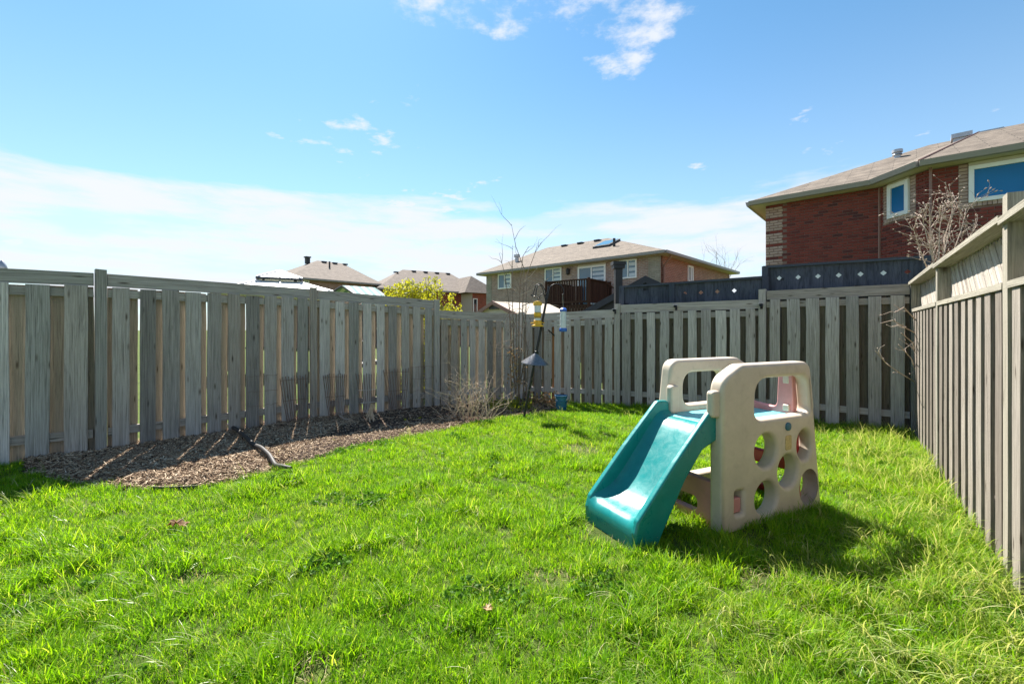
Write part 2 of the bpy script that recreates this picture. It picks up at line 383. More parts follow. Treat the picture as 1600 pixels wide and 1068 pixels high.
# ------------------------------------------------------------------ helpers: geometry
WO = {}                                    # world origin of every parent (parents are never rotated)
class MB:
    def __init__(s): s.v, s.f = [], []
    def add(s, vs, fs):
        o = len(s.v)
        s.v += [tuple(v) for v in vs]
        s.f += [tuple(i + o for i in f) for f in fs]
        return s
    def hexa(s, b4, t4):
        """prism between two quads (bottom ccw from above, top)"""
        return s.add(list(b4) + list(t4), [(3, 2, 1, 0), (4, 5, 6, 7), (0, 1, 5, 4), (1, 2, 6, 5), (2, 3, 7, 6), (3, 0, 4, 7)])
    def box(s, c, sx, sy, sz, ax=(1, 0, 0)):
        """box centred at c, local x along ax (plan)"""
        a = Vector(ax).normalized(); n = Vector((-a[1], a[0], 0)); u = Vector((0, 0, 1)); c = Vector(c)
        q = lambda i, j, k: c + a * (i * sx / 2) + n * (j * sy / 2) + u * (k * sz / 2)
        return s.hexa([q(-1, -1, -1), q(1, -1, -1), q(1, 1, -1), q(-1, 1, -1)], [q(-1, -1, 1), q(1, -1, 1), q(1, 1, 1), q(-1, 1, 1)])
    def tube(s, pts, rads, n=6, cap=True):
        pts = [Vector(p) for p in pts]
        if isinstance(rads, (int, float)): rads = [rads] * len(pts)
        rings = []; prev = None
        for i, p in enumerate(pts):
            d = (pts[min(i + 1, len(pts) - 1)] - pts[max(i - 1, 0)])
            d = d.normalized() if d.length > 1e-9 else Vector((0, 0, 1))
            if prev is None:
                x = d.orthogonal().normalized()
            else:
                x = prev - d * prev.dot(d)
                x = x.normalized() if x.length > 1e-6 else d.orthogonal().normalized()
            prev = x; y = d.cross(x)
            rings.append([p + (x * math.cos(2 * math.pi * k / n) + y * math.sin(2 * math.pi * k / n)) * rads[i] for k in range(n)])
        vs = [v for r in rings for v in r]; fs = []
        for i in range(len(rings) - 1):
            for k in range(n):
                fs.append((i * n + k, i * n + (k + 1) % n, (i + 1) * n + (k + 1) % n, (i + 1) * n + k))
        if cap: fs += [tuple(range(n - 1, -1, -1)), tuple((len(rings) - 1) * n + k for k in range(n))]
        return s.add(vs, fs)
    def lathe(s, c, prof, n=20, axis=None):
        """prof: (radius, height) list; axis: unit vector of the height"""
        a = Vector(axis or (0, 0, 1)).normalized(); x = a.orthogonal().normalized(); y = a.cross(x); c = Vector(c)
        vs, fs = [], []
        for r, h in prof:
            for k in range(n):
                t = 2 * math.pi * k / n
                vs.append(c + a * h + (x * math.cos(t) + y * math.sin(t)) * max(r, 1e-4))
        for i in range(len(prof) - 1):
            for k in range(n):
                fs.append((i * n + k, i * n + (k + 1) % n, (i + 1) * n + (k + 1) % n, (i + 1) * n + k))
        return s.add(vs, fs)
    def slab(s, poly, th):
        """polygon given in 3-D (ccw from its outside), thickened inwards"""
        p = [Vector(v) for v in poly]
        n = (p[1] - p[0]).cross(p[2] - p[0]).normalized()
        m = len(p)
        return s.add(p + [v - n * th for v in p], [tuple(range(m)), tuple(range(2 * m - 1, m - 1, -1))] + [(i, i + m, (i + 1) % m + m, (i + 1) % m) for i in range(m)])

def auto_uv(me):
    uv = me.uv_layers.new(name='UVMap')
    for p in me.polygons:
        n = p.normal
        u = Vector((-n[1], n[0], 0))
        u = u.normalized() if u.length > 1e-4 else Vector((1, 0, 0))
        v = n.cross(u)
        for li in p.loop_indices:
            co = me.vertices[me.loops[li].vertex_index].co
            uv.data[li].uv = (co.dot(u), co.dot(v))
def mesh_from(name, mb, mat, smooth=False, uv=False, origin=Vector((0, 0, 0))):
    me = bpy.data.meshes.new(name)
    o = Vector(origin)
    if uv:
        me.from_pydata(mb.v, [], mb.f); me.update(); auto_uv(me)
        me.transform(Matrix.Translation(-o))
    else:
        me.from_pydata([tuple(Vector(v) - o) for v in mb.v], [], mb.f)
    me.update()
    if smooth:
        me.polygons.foreach_set('use_smooth', [True] * len(me.polygons))
        me.set_sharp_from_angle(angle=R(42))
    for m in (mat if isinstance(mat, (list, tuple)) else [mat]): me.materials.append(m)
    return me
def tag(o, label, cat, group=None):
    o['label'] = label; o['category'] = cat
    if group: o['group'] = group
    return o
def link(o, parent, origin):
    COL.objects.link(o)
    origin = Vector(origin)
    if parent is not None:
        o.parent = parent
        o.location = origin - WO[parent.name]
    else:
        o.location = origin
    WO[o.name] = origin
    return o
def obj(name, mb, mat, parent=None, smooth=False, uv=False, origin=None):
    """world-space geometry -> one mesh object whose origin is the middle of its base"""
    if origin is None:
        xs = [v[0] for v in mb.v]; ys = [v[1] for v in mb.v]; zs = [v[2] for v in mb.v]
        origin = ((min(xs) + max(xs)) / 2, (min(ys) + max(ys)) / 2, min(zs))
    me = mesh_from(name, mb, mat, smooth, uv, origin)
    return link(bpy.data.objects.new(name, me), parent, origin)
def thing(name, label, cat, loc, group=None):
    o = bpy.data.objects.new(name, None)
    o.empty_display_size = 0.2
    return tag(link(o, None, loc), label, cat, group)

# unit beams: 1 x 1 x 1, origin at the middle of the bottom, slightly irregular
def unit_beam(k, rough):
    rnd = random.Random(k)
    mb = MB(); n = 6
    for i in range(n):
        z = i / (n - 1)
        jx = rnd.uniform(-rough, rough); w = 0.5 - (0.012 if i in (0, n - 1) else 0) + rnd.uniform(-rough, rough) * .35
        jy = rnd.uniform(-rough, rough) * 2.2
        zz = z + (rnd.uniform(-.003, .003) if i in (0, n - 1) else 0)
        mb.v += [(jx - w, jy - .5, zz), (jx + w, jy - .5, zz + rnd.uniform(-.002, .002)), (jx + w, jy + .5, zz), (jx - w, jy + .5, zz)]
    mb.f.append((3, 2, 1, 0))
    for i in range(n - 1):
        for j in range(4):
            mb.f.append((i * 4 + j, i * 4 + (j + 1) % 4, i * 4 + 4 + (j + 1) % 4, i * 4 + 4 + j))
    t = (n - 1) * 4
    mb.f.append((t, t + 1, t + 2, t + 3))
    return mb
BEAMS = {}
def beam(name, p0, p1, wdir, w, t, mat, parent, rough=0.022):
    """board / post / rail from p0 to p1, width w along wdir, thickness t"""
    key = (mat, rough)
    if key not in BEAMS:
        BEAMS[key] = [mesh_from('beam', unit_beam(k, rough), M[mat]) for k in range(8)]
    p0, p1 = Vector(p0), Vector(p1)
    z = p1 - p0; h = z.length; z.normalize()
    x = Vector(wdir); x = (x - z * x.dot(z)).normalized(); y = z.cross(x)
    o = bpy.data.objects.new(name, random.choice(BEAMS[key]))
    COL.objects.link(o)
    o.parent = parent
    rot = Matrix((x, y, z)).transposed().to_4x4()
    o.matrix_basis = Matrix.Translation(p0 - (WO[parent.name] if parent else Vector())) @ rot @ Matrix.Diagonal((w, t, h, 1))
    return o

# ------------------------------------------------------------------ plan of the yard
P = [Vector((-9.3, 2.0)), Vector((-6.7, 3.42)), Vector((-4.47, 4.87)), Vector((-2.95, 6.65)), Vector((-1.31, 7.75)), Vector((0.18, 8.51))]
B = [Vector((0.18, 8.51)), Vector((1.87, 7.94)), Vector((3.89, 6.95)), Vector((5.25, 5.83))]
Q = [Vector((5.25, 5.83)), Vector((4.05, 4.21)), Vector((2.74, 2.43)), Vector((1.31, 0.49))]
BED = [gp(40, 738), gp(110, 757), gp(200, 767), gp(300, 764), gp(370, 751), gp(430, 736), gp(480, 721), gp(540, 703), gp(600, 690), gp(680, 675), gp(740, 662), gp(785, 652), gp(830, 650), gp(862, 643), gp(893, 632)]
BEDPOLY = [V2(p) for p in BED] + [Vector((0.95, 8.4)), B[0] + Vector((0, .2)), P[4] + Vector((-.1, .15)), P[3] + Vector((-.15, .15)), P[2] + Vector((-.15, .12)), Vector((-5.0, 4.6))]
YARD = [P[0], P[1], P[2], P[3], P[4], P[5], B[1], B[2], B[3], Q[1], Q[2], Q[3], Vector((0.9, 0.3)), Vector((-6.5, 0.3))]
def inside(p, poly):
    c = False; n = len(poly)
    for i in range(n):
        a, b = poly[i], poly[(i + 1) % n]
        if (a[1] > p[1]) != (b[1] > p[1]) and p[0] < (b[0] - a[0]) * (p[1] - a[1]) / (b[1] - a[1]) + a[0]: c = not c
    return c
def seg_dist(p, a, b):
    ab = b - a; t = max(0, min(1, (p - a).dot(ab) / ab.length_squared))
    return (p - a - ab * t).length
def bed_edge(p):
    return min(seg_dist(p, BEDPOLY[i], BEDPOLY[i + 1]) for i in range(len(BED) - 1))
def ground_z(x, y):
    v = Vector((x, y, 0))
    return 0.012 * noise.noise(v * 1.3) + 0.008 * noise.noise(v * 3.7)
def bed_z(x, y):
    p = Vector((x, y))
    e = min(1.0, bed_edge(p) / 0.25)
    return ground_z(x, y) + 0.006 + e * (0.03 + 0.016 * noise.noise(Vector((x, y, 4)) * 2.6) + 0.008 * noise.noise(Vector((x, y, 9)) * 9))

# ------------------------------------------------------------------ ground
def build_ground():
    mb = MB()
    xs = [-400, -60, -20] + [-11 + i * .25 for i in range(77)] + [20, 60, 400]
    ys = [-60, -8] + [-1 + i * .25 for i in range(49)] + [30, 100, 600]
    for y in ys:
        for x in xs: mb.v.append((x, y, ground_z(x, y)))
    nx = len(xs)
    for j in range(len(ys) - 1):
        for i in range(nx - 1):
            a = j * nx + i
            mb.f.append((a, a + 1, a + 1 + nx, a + nx))
    o = obj('lawn_ground', mb, M['turf'], smooth=True, origin=(0, 0, 0))
    o['kind'] = 'structure'
    # mulch bed as a fine sheet cut to its outline
    mb = MB(); st = 0.07; idx = {}
    x0, x1, y0, y1 = -5.2, 1.3, 3.6, 8.7
    nx, ny = int((x1 - x0) / st), int((y1 - y0) / st)
    def vid(i, j):
        if (i, j) not in idx:
            idx[(i, j)] = len(mb.v); x, y = x0 + i * st, y0 + j * st
            mb.v.append((x, y, bed_z(x, y)))
        return idx[(i, j)]
    for j in range(ny):
        for i in range(nx):
            if inside(Vector((x0 + (i + .5) * st, y0 + (j + .5) * st)), BEDPOLY):
                mb.f.append((vid(i, j), vid(i + 1, j), vid(i + 1, j + 1), vid(i, j + 1)))
    o = obj('mulch_bed', mb, M['mulch'], smooth=True)
    o['kind'] = 'structure'
build_ground()

# ------------------------------------------------------------------ fences
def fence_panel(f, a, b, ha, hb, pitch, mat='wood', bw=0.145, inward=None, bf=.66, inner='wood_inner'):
    """shadow-box panel between two posts; ha, hb heights of its top at each end"""
    a3, b3 = Vector((*a, 0)), Vector((*b, 0))
    d = (b3 - a3); ln = d.length; d.normalize()
    n = inward
    g = 0.055
    top = lambda s: lerp(ha, hb, s / ln)
    P3 = lambda s, z, off=0.0: a3 + d * s + n * off + Vector((0, 0, z))
    # fascia board on edge, upper and lower rails
    beam('fascia_board', P3(g, top(g) - .07), P3(ln - g, top(ln - g) - .07), (0, 0, 1), .14, .038, mat, f, .008)
    beam('rail', P3(g, top(g) - .215), P3(ln - g, top(ln - g) - .215), (0, 0, 1), .088, .037, mat, f, .008)
    beam('rail', P3(g, .225), P3(ln - g, .225), (0, 0, 1), .088, .037, mat, f, .008)
    cnt = max(2, round((ln - 2 * g) / pitch)); pt = (ln - 2 * g) / cnt
    for side in (1, -1):
        m = cnt if side == 1 else cnt + 1
        for i in range(m):
            s = g + pt * (i + .5) + random.uniform(-.008, .008) if side == 1 else g + pt * i + random.uniform(-.014, .014)
            w = min(bw, pt * bf) * random.uniform(.90, 1.09) if side == 1 else min(bw, pt * (1.13 - bf)) * random.uniform(.95, 1.05)
            if side == -1: s = max(g + w / 2, min(ln - g - w / 2, s))
            zt = top(s) - .136 - random.uniform(0, .012) if side == 1 else top(s) - .15
            lean = random.uniform(-.006, .006)
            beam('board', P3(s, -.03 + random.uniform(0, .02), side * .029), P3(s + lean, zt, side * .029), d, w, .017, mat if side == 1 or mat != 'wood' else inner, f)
def fence_post(f, p, h, d, mat='wood', s=.092):
    beam('post', Vector((*p, -.1)), Vector((*p, h)), Vector((*d, 0)), s, s, mat, f, .010)

def n3(a, b, toward):
    d = (b - a).normalized(); n = Vector((-d[1], d[0]))
    if n.dot(toward - a) < 0: n = -n
    return Vector((*n, 0))
C0 = Vector((0, 3.0))
fl = thing('wooden_fence', 'weathered grey shadowbox wooden fence running behind the mulch bed', 'fence', (*P[2], 0))
tops = [(1.955, 1.955), (1.955, 1.955), (1.955, 1.94), (1.935, 1.84), (1.68, 1.63)]
pit = [.27, .27, .225, .205, .165]
for i in range(5):
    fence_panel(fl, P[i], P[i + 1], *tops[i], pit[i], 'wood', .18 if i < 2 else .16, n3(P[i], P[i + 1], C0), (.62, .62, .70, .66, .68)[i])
for i, h in ((0, 2.0), (1, 2.0), (2, 2.0), (3, 1.965), (4, 1.86)):
    fence_post(fl, P[i], h, (P[i + 1] - P[i]).normalized())
fb = thing('wooden_fence', 'shaded grey wooden fence stepping up behind the slide climber', 'fence', (*B[1], 0))
for i, (t, p) in enumerate(zip([(1.63, 1.70), (1.775, 1.81), (1.94, 1.944)], [.19, .215, .23])):
    fence_panel(fb, B[i], B[i + 1], *t, p, 'wood', .15, n3(B[i], B[i + 1], C0), .66, 'wood_inner_shaded')
for p, h, k in ((B[0], 1.68, 0), (B[1], 1.80, 1), (B[2], 1.965, 2)):
    fence_post(fb, p, h, (B[k + 1] - B[k]).normalized(), s=.098)
# new cedar board showing through
dB = (B[1] - B[0]).normalized(); nB = n3(B[0], B[1], C0)
pc = B[0] + dB * .64
o = beam('board', Vector((*pc, .02)) - nB * .012, Vector((*pc, 1.40)) - nB * .012, Vector((*dB, 0)), .075, .014, 'cedar', fb)
o['label'] = 'orange new cedar board between the grey ones'

def right_fence():
    f = thing('wooden_fence', 'sunlit brown wooden fence with diagonal lattice topper beside the tall grass', 'fence', (*Q[1], 0))
    inw = n3(Q[0], Q[1], C0)
    for i in range(3):
        a, b = Q[i], Q[i + 1]
        a3, b3 = Vector((*a, 0)), Vector((*b, 0)); d = b3 - a3; ln = d.length; d.normalize()
        P3 = lambda s, z, off=0.0: a3 + d * s + inw * off + Vector((0, 0, z))
        beam('cap_rail', P3(-.02 if i else .0, 1.945), P3(ln - .02, 1.962), inw, .14, .038, 'wood_cap', f, .006)
        g = .05
        beam('rail', P3(g, 1.59), P3(ln - g, 1.59), inw, .098, .038, 'wood_cap', f, .006)
        beam('rail', P3(g, 1.48), P3(ln - g, 1.48), (0, 0, 1), .088, .037, 'wood_warm', f, .006)
        beam('rail', P3(g, .25), P3(ln - g, .25), (0, 0, 1), .088, .037, 'wood_warm', f, .006)
        # lattice: 45 degree slats laid edge to edge, clipped by the rails
        zb, zt = 1.611, 1.925; hh = zt - zb; n = int((ln - 2 * g) / .074)
        for k in range(-4, n + 1):
            s0 = g + .04 + k * .074; s1 = s0 + hh * .92          # leans towards the house end
            za, zc = zb, zt
            if s0 < g: za = zb + (g - s0) / (s1 - s0) * hh; s0_ = g
            else: s0_ = s0
            s1_ = s1
            if s1 > ln - g: zc = zb + (ln - g - s0) / (s1 - s0) * hh; s1_ = ln - g
            if zc - za < .04 or s1_ - s0_ < .03: continue
            beam('lattice_slat', P3(s1_, za if False else za, .004), P3(s0_, zc, .004), d, .052, .008, 'wood_slat', f, .012) if False else \
                beam('lattice_slat', P3(ln - s0_, za, -.052 + (k % 2) * .002), P3(ln - s1_, zc, -.052 + (k % 2) * .002), d, .050, .007, 'wood_slat', f, .010)
        # backing lattice the other way
        for k in range(-2, int(n / 2) + 1):
            s0 = g + .05 + k * .148; s1 = s0 + hh
            if s0 < g or s1 > ln - g: continue
            beam('lattice_slat', P3(s0, zb, -.066), P3(s1, zt, -.066), d, .046, .008, 'wood_slat', f, .010)
        pitch = .235; cnt = round((ln - 2 * g) / pitch); pt = (ln - 2 * g) / cnt
        for k in range(cnt):
            s = g + pt * (k + .5) + random.uniform(-.008, .008)
            beam('board', P3(s, -.03, .029), P3(s + random.uniform(-.006, .006), 1.568, .029), d, .132 * random.uniform(.94, 1.04), .018, 'wood_warm', f)
        for k in range(cnt + 1):
            s = max(g + .07, min(ln - g - .07, g + pt * k))
            beam('board', P3(s, -.03, -.029), P3(s, 1.566, -.029), d, .14, .017, 'wood_inner_shaded', f)
    for i, h in ((0, 1.985), (1, 2.02), (2, 2.09), (3, 2.0)):
        dd = (Q[min(i + 1, 3)] - Q[max(i - 1, 0)]).normalized()
        p = Q[i] if i else Q[0] + dd * .05
        # post stands just inside the cap rail's end
        fence_post(f, Q[i] if i != 1 else Q[1], 1.926 if i in (0, 1) else h, dd, 'wood_cap', .09)
right_fence()

def charcoal(label, a, b, za, zb, diamonds, seed, start):
    """neighbour's solid board fence just behind, its boards pierced by diamonds"""
    f = thing('charcoal_fence', label, 'fence', (a[0], a[1], 0))
    a3, b3 = Vector((*a, 0)), Vector((*b, 0)); d = b3 - a3; ln = d.length; d.normalize()
    n = Vector((-d[1], d[0], 0));  n = -n if n.dot(Vector((0, 0, 0)) - a3) < 0 else n
    top = lambda s: lerp(za, zb, s / ln)
    P3 = lambda s, z, off=0.0: a3 + d * s + n * off + Vector((0, 0, z))
    w = ln / round(ln / .125); k = 0
    while k * w < ln - .01:
        s0, s1 = k * w - .002, (k + 1) * w + .002
        zt0, zt1 = top(s0) - .03, top(s1) - .03
        mb = MB(); th = .018; off = (k % 2) * .004
        if k in diamonds:
            zc = (zt0 + zt1) / 2 - .165; sc = (s0 + s1) / 2; r = .036
            ring_o = [(s0, .02), (s1, .02), (s1, zc), (s1, zt1), (s0, zt0), (s0, zc)]
            ring_i = [(sc, zc - r), (sc + r, zc), (sc, zc + r), (sc - r, zc)]
            fr = [P3(s, z, off) for s, z in ring_o + ring_i]; bk = [P3(s, z, off - th) for s, z in ring_o + ring_i]
            # front polygon split into four pieces round the hole
            fs = [(0, 1, 6), (1, 2, 7, 6), (2, 3, 8, 7), (3, 4, 8), (4, 5, 9, 8), (5, 0, 6, 9)]
            allf = fs + [tuple(i + 10 for i in reversed(q)) for q in fs]
            allf += [(i, i + 10, (i + 1) % 6 + 10, (i + 1) % 6) for i in range(6)]
            allf += [(6 + i, 6 + (i + 1) % 4, 16 + (i + 1) % 4, 16 + i) for i in range(4)]
            mb.add(fr + bk, allf)
        else:
            mb.hexa([P3(s0, .02, off), P3(s1, .02, off), P3(s1, .02, off - th), P3(s0, .02, off - th)],
                    [P3(s0, zt0, off), P3(s1, zt1, off), P3(s1, zt1, off - th), P3(s0, zt0, off - th)])
        obj('board', mb, M['charcoal'], f)
        k += 1
    beam('cap_rail', P3(-.02, top(0) - .012), P3(ln + .02, top(ln) - .012), n, .09, .036, 'charcoal', f, .006)
    beam('rail', P3(0, top(0) - .43, .035), P3(ln, top(ln) - .43, .035), (0, 0, 1), .08, .04, 'charcoal', f, .006)
    for s in ([0.0, ln * .38, ln] if ln > 2 else [0.0, ln]):
        beam('post', P3(s, 0, .012), P3(s, top(s) + .005, .012), d, .09, .07, 'charcoal', f, .006)
nb = Vector((0.45, 0.55)).normalized() * .22
charcoal('charcoal board fence with four bright diamond cutouts, lower of the pair', B[1] + nb * .8, B[2] + nb * .85, 2.12, 2.185, {8, 10, 12, 14}, 1, 8)
charcoal('charcoal board fence with a row of diamond cutouts below the red house', B[2] + nb, B[3] + nb + (B[3] - B[2]).normalized() * .12, 2.345, 2.315, {1, 3, 5, 7, 9, 11, 13}, 2, 1)

# ------------------------------------------------------------------ play climber with slide
TH = R(26); OA = Vector((1.391, 2.952)); UA = Vector((math.cos(TH), math.sin(TH))); UB = Vector((-UA[1], UA[0]))
def PL(u, w, z):
    p = OA + UA * u + UB * w
    return Vector((p[0], p[1], z))
def rounded(pts, seg=7):
    """polygon with per-corner radius: (x, y, r)"""
    out = []; n = len(pts)
    for i in range(n):
        p = Vector(pts[i][:2]); a = Vector(pts[i - 1][:2]); b = Vector(pts[(i + 1) % n][:2]); r = pts[i][2]
        da, db = (a - p), (b - p); la, lb = da.length, db.length; da.normalize(); db.normalize()
        ang = da.angle(db)
        if r <= 0 or ang > math.pi - .02: out.append(p); continue
        t = min(r / math.tan(ang / 2), la * .48, lb * .48)
        s, e = p + da * t, p + db * t
        for k in range(seg + 1):
            q = k / seg
            out.append(s * (1 - q) ** 2 + p * 2 * q * (1 - q) + e * q * q)
    return out
def area2(p): return sum(p[i][0] * p[(i + 1) % len(p)][1] - p[(i + 1) % len(p)][0] * p[i][1] for i in range(len(p)))
def inset(p, d):
    """offset a closed polygon inwards (d>0)"""
    if area2(p) < 0: p = p[::-1]
    out = []; n = len(p)
    for i in range(n):
        a, b, c = Vector(p[i - 1]), Vector(p[i]), Vector(p[(i + 1) % n])
        e1 = (b - a); e2 = (c - b)
        if e1.length < 1e-7 or e2.length < 1e-7: continue
        e1.normalize(); e2.normalize()
        n1, n2 = Vector((-e1[1], e1[0])), Vector((-e2[1], e2[0]))
        m = n1 + n2
        m = m / max(.35, m.length_squared / 2) if m.length > 1e-6 else n1
        out.append(b + m * d)
    return out
def circle(cx, cy, r, n=36, ry=None): return [Vector((cx + r * math.cos(2 * math.pi * k / n), cy + (ry or r) * math.sin(2 * math.pi * k / n))) for k in range(n)]
def plate(name, outline, holes, thick, bev, fn, mat, parent):
    """moulded plate with rounded rims: outline/holes in 2-D, fn(x, y, depth) -> world"""
    cu = bpy.data.curves.new('tmp', 'CURVE'); cu.dimensions = '2D'; cu.fill_mode = 'BOTH'
    cu.extrude = max(.0005, thick / 2 - bev); cu.bevel_depth = bev; cu.bevel_resolution = 4
    for k, poly in enumerate([inset(outline, bev)] + [inset(h, -bev) for h in holes]):
        sp = cu.splines.new('POLY'); sp.points.add(len(poly) - 1); sp.use_cyclic_u = True
        for i, q in enumerate(poly): sp.points[i].co = (q[0], q[1], 0, 1)
    ob = bpy.data.objects.new('tmp', cu)
    me = bpy.data.meshes.new_from_object(ob)
    bpy.data.objects.remove(ob); bpy.data.curves.remove(cu)
    vs = [fn(v.co[0], v.co[1], v.co[2]) for v in me.vertices]
    fs = [tuple(p.vertices) for p in me.polygons]
    bpy.data.meshes.remove(me)
    # weld and keep outward normals
    import bmesh
    mb = MB(); mb.v = [tuple(v) for v in vs]; mb.f = fs
    o = obj(name, mb, mat, parent)
    bm = bmesh.new(); bm.from_mesh(o.data)
    bmesh.ops.remove_doubles(bm, verts=bm.verts, dist=.0004)
    bmesh.ops.recalc_face_normals(bm, faces=bm.faces)
    bm.to_mesh(o.data); bm.free()
    o.data.polygons.foreach_set('use_smooth', [True] * len(o.data.polygons))
    o.data.set_sharp_from_angle(angle=R(60))
    md = o.modifiers.new('normals', 'WEIGHTED_NORMAL'); md.keep_sharp = True; md.weight = 90
    return o
def soft_box(name, c0, c1, bev, mat, parent, fn=PL):
    """rounded block between two corners of the climber's own frame (u, w, z)"""
    out = rounded([(c0[0], c0[2], bev * 1.6), (c1[0], c0[2], bev * 1.6), (c1[0], c1[2], bev * 1.6), (c0[0], c1[2], bev * 1.6)])
    mid = (c0[1] + c1[1]) / 2
    return plate(name, out, [], abs(c1[1] - c0[1]), bev, lambda x, y, d: fn(x, mid + d, y), mat, parent)

def climber():
    t = thing('play_climber', 'beige toddler climber with a teal slide standing on the grass', 'playset', PL(.5, .33, 0))
    TK = .115
    # near wall: upright edge by the slide, leaning edge at the back
    out = rounded([(0, -.03, 0), (1.10, -.03, 0), (.957, 1.11, .10), (.20, 1.11, .13), (0.0, 1.015, .14)])
    win = rounded([(.325, .715, .085), (.962, .715, .06), (.922, 1.005, .10), (.335, 1.005, .15)])
    holes = [circle(.445, .495, .118), circle(.884, .487, .086, ry=.113), circle(.690, .318, .112, ry=.12), circle(.447, .160, .118), circle(.930, .168, .086, ry=.106)]
    slot = rounded([(.124, .10, .012), (.205, .10, .012), (.205, .255, .012), (.124, .255, .012)])
    wl = plate('side_wall', out, [win] + holes + [slot], TK, .030, lambda x, y, d: PL(x, TK / 2 + d, y), M['beige'], t)
    wl['label'] = 'beige side wall with window and five round climbing holes'
    pk = soft_box('plug', (.128, .02, .105), (.201, .06, .205), .010, M['pink'], wl)
    dot = MB(); c = PL(.678, -.001, .645); ax = PL(0, -1, 0) - PL(0, 0, 0)
    dot.lathe(c, [(0, .012), (.020, .012), (.029, .008), (.031, -.004), (.0, -.004)], 24, ax)
    obj('emblem', dot, M['blue_dot'], wl, smooth=True)
    st = rounded([(.648, .475, .02), (.718, .475, .02), (.718, .582, .02), (.648, .582, .02)])
    plate('sticker', st, [], .006, .002, lambda x, y, d: PL(x, -.001 + d, y), M['tan_badge'], wl)
    # far wall: the same moulding turned round, with a big crawl opening below its window
    W2 = .665; fw = lambda x, y, d: PL(1.07 - x, W2 - TK / 2 + d, y)
    win2 = rounded([(.315, .745, .085), (.83, .745, .085), (.83, 1.005, .12), (.325, 1.005, .13)])
    crawl = rounded([(.22, .18, .07), (.92, .18, .07), (.84, .60, .12), (.30, .60, .12)])
    plate('side_wall', out, [win2, crawl], TK, .028, fw, M['beige'], t)
    # platform
    soft_box('platform', (.02, TK - .01, .645), (.97, W2 - TK + .01, .70), .012, M['teal_sunlit'], t)
    # low pink front panel with a long slot
    fp = rounded([(.06, -.02, 0), (.62, -.02, 0), (.62, .31, .03), (.06, .31, .03)])
    fh = rounded([(.23, .07, .04), (.52, .07, .04), (.52, .165, .04), (.23, .165, .04)])
    plate('front_panel', fp, [fh], .06, .012, lambda x, y, d: PL(.045 + d, x, y), M['pink'], t)
    # back panel: pink frame above the platform, red ladder below
    bp = rounded([(.09, .69, 0), (.58, .69, 0), (.58, .77, 0), (.225, .735, .05), (.20, 1.02, .035), (.09, 1.02, 0)])
    plate('back_panel', bp, [], .05, .012, lambda x, y, d: PL(.915 - .06 * (y - .69) + d, x, y), M['pink'], t)
    lad = rounded([(.09, -.02, 0), (.58, -.02, 0), (.58, .685, 0), (.09, .685, 0)])
    lh = [rounded([(.15, .08, .05), (.52, .08, .05), (.52, .25, .05), (.15, .25, .05)]),
          rounded([(.15, .36, .05), (.52, .36, .05), (.52, .53, .05), (.15, .53, .05)])]
    plate('ladder_panel', lad, lh, .06, .014, lambda x, y, d: PL(.96 - .05 * y + d, x, y), M['red'], t)
    for z0, z1 in ((.72, .77), (.93, 1.0)):
        soft_box('corner_tab', (.87, .115, z0), (.91, .165, z1), .008, M['beige'], t)
    # slide
    sl_ = lambda off: (lambda x, y, d: PL(-x * .955, off + d, y))
    side = rounded([(-.07, .60, 0), (-.07, .80, .04), (.045, .805, .07), (.38, .50, .6), (.70, .185, .05), (.725, .11, .04), (.715, -.02, 0), (.55, -.02, 0), (.475, .10, .05), (.29, .375, .2), (.125, .555, .08), (.0, .60, .06)], 6)
    sld = obj('slide', MB(), M['teal'], t, origin=PL(-.35, .32, 0)) if False else None
    wa, wb = .085, .555
    prof = [(-.075, .688), (-.02, .698), (.03, .692), (.075, .668), (.12, .622), (.20, .530), (.30, .418), (.40, .308), (.47, .242), (.53, .205), (.58, .186), (.63, .174), (.675, .166), (.708, .148), (.722, .115), (.724, .06), (.718, -.02)]
    nx = 13; mb = MB()
    for s, z in prof:
        for k in range(nx):
            q = k / (nx - 1); w = lerp(wa, wb, q)
            e = max(0, abs(q - .5) * 2 - .62) / .38
            mb.v.append(PL(-s * .955, w, z + .055 * e ** 2.2 * (1 if s < .66 else max(0, (.725 - s) / .065))))
    for s, z in prof:
        for k in range(nx):
            w = lerp(wa, wb, k / (nx - 1))
            mb.v.append(PL(-s * .955 + (.02 if s > .7 else 0), w, z - (.024 if s < .7 else .0)))
    m = len(prof)
    for b_ in (0, 1):
        for i in range(m - 1):
            for k in range(nx - 1):
                a = b_ * m * nx + i * nx + k
                f = (a, a + nx, a + nx + 1, a + 1)
                mb.f.append(f if b_ else f[::-1])
    sb = obj('slide', mb, M['teal'], t, smooth=True)
    sb['label'] = 'teal slide with raised sides and curved bed'
    plate('slide_side', side, [], .05, .016, sl_(wa - .004), M['teal'], sb)
    plate('slide_side', side, [], .05, .016, sl_(wb + .004), M['teal'], sb)
    # grips at the top of the slide
    for u0, w0, z0, z1 in ((-.058, .028, .76, .94), (.065, .51, .70, .915)):
        soft_box('handle', (u0, w0, z0), (u0 + .085, w0 + .062, z1), .018, M['beige'], t)
climber()

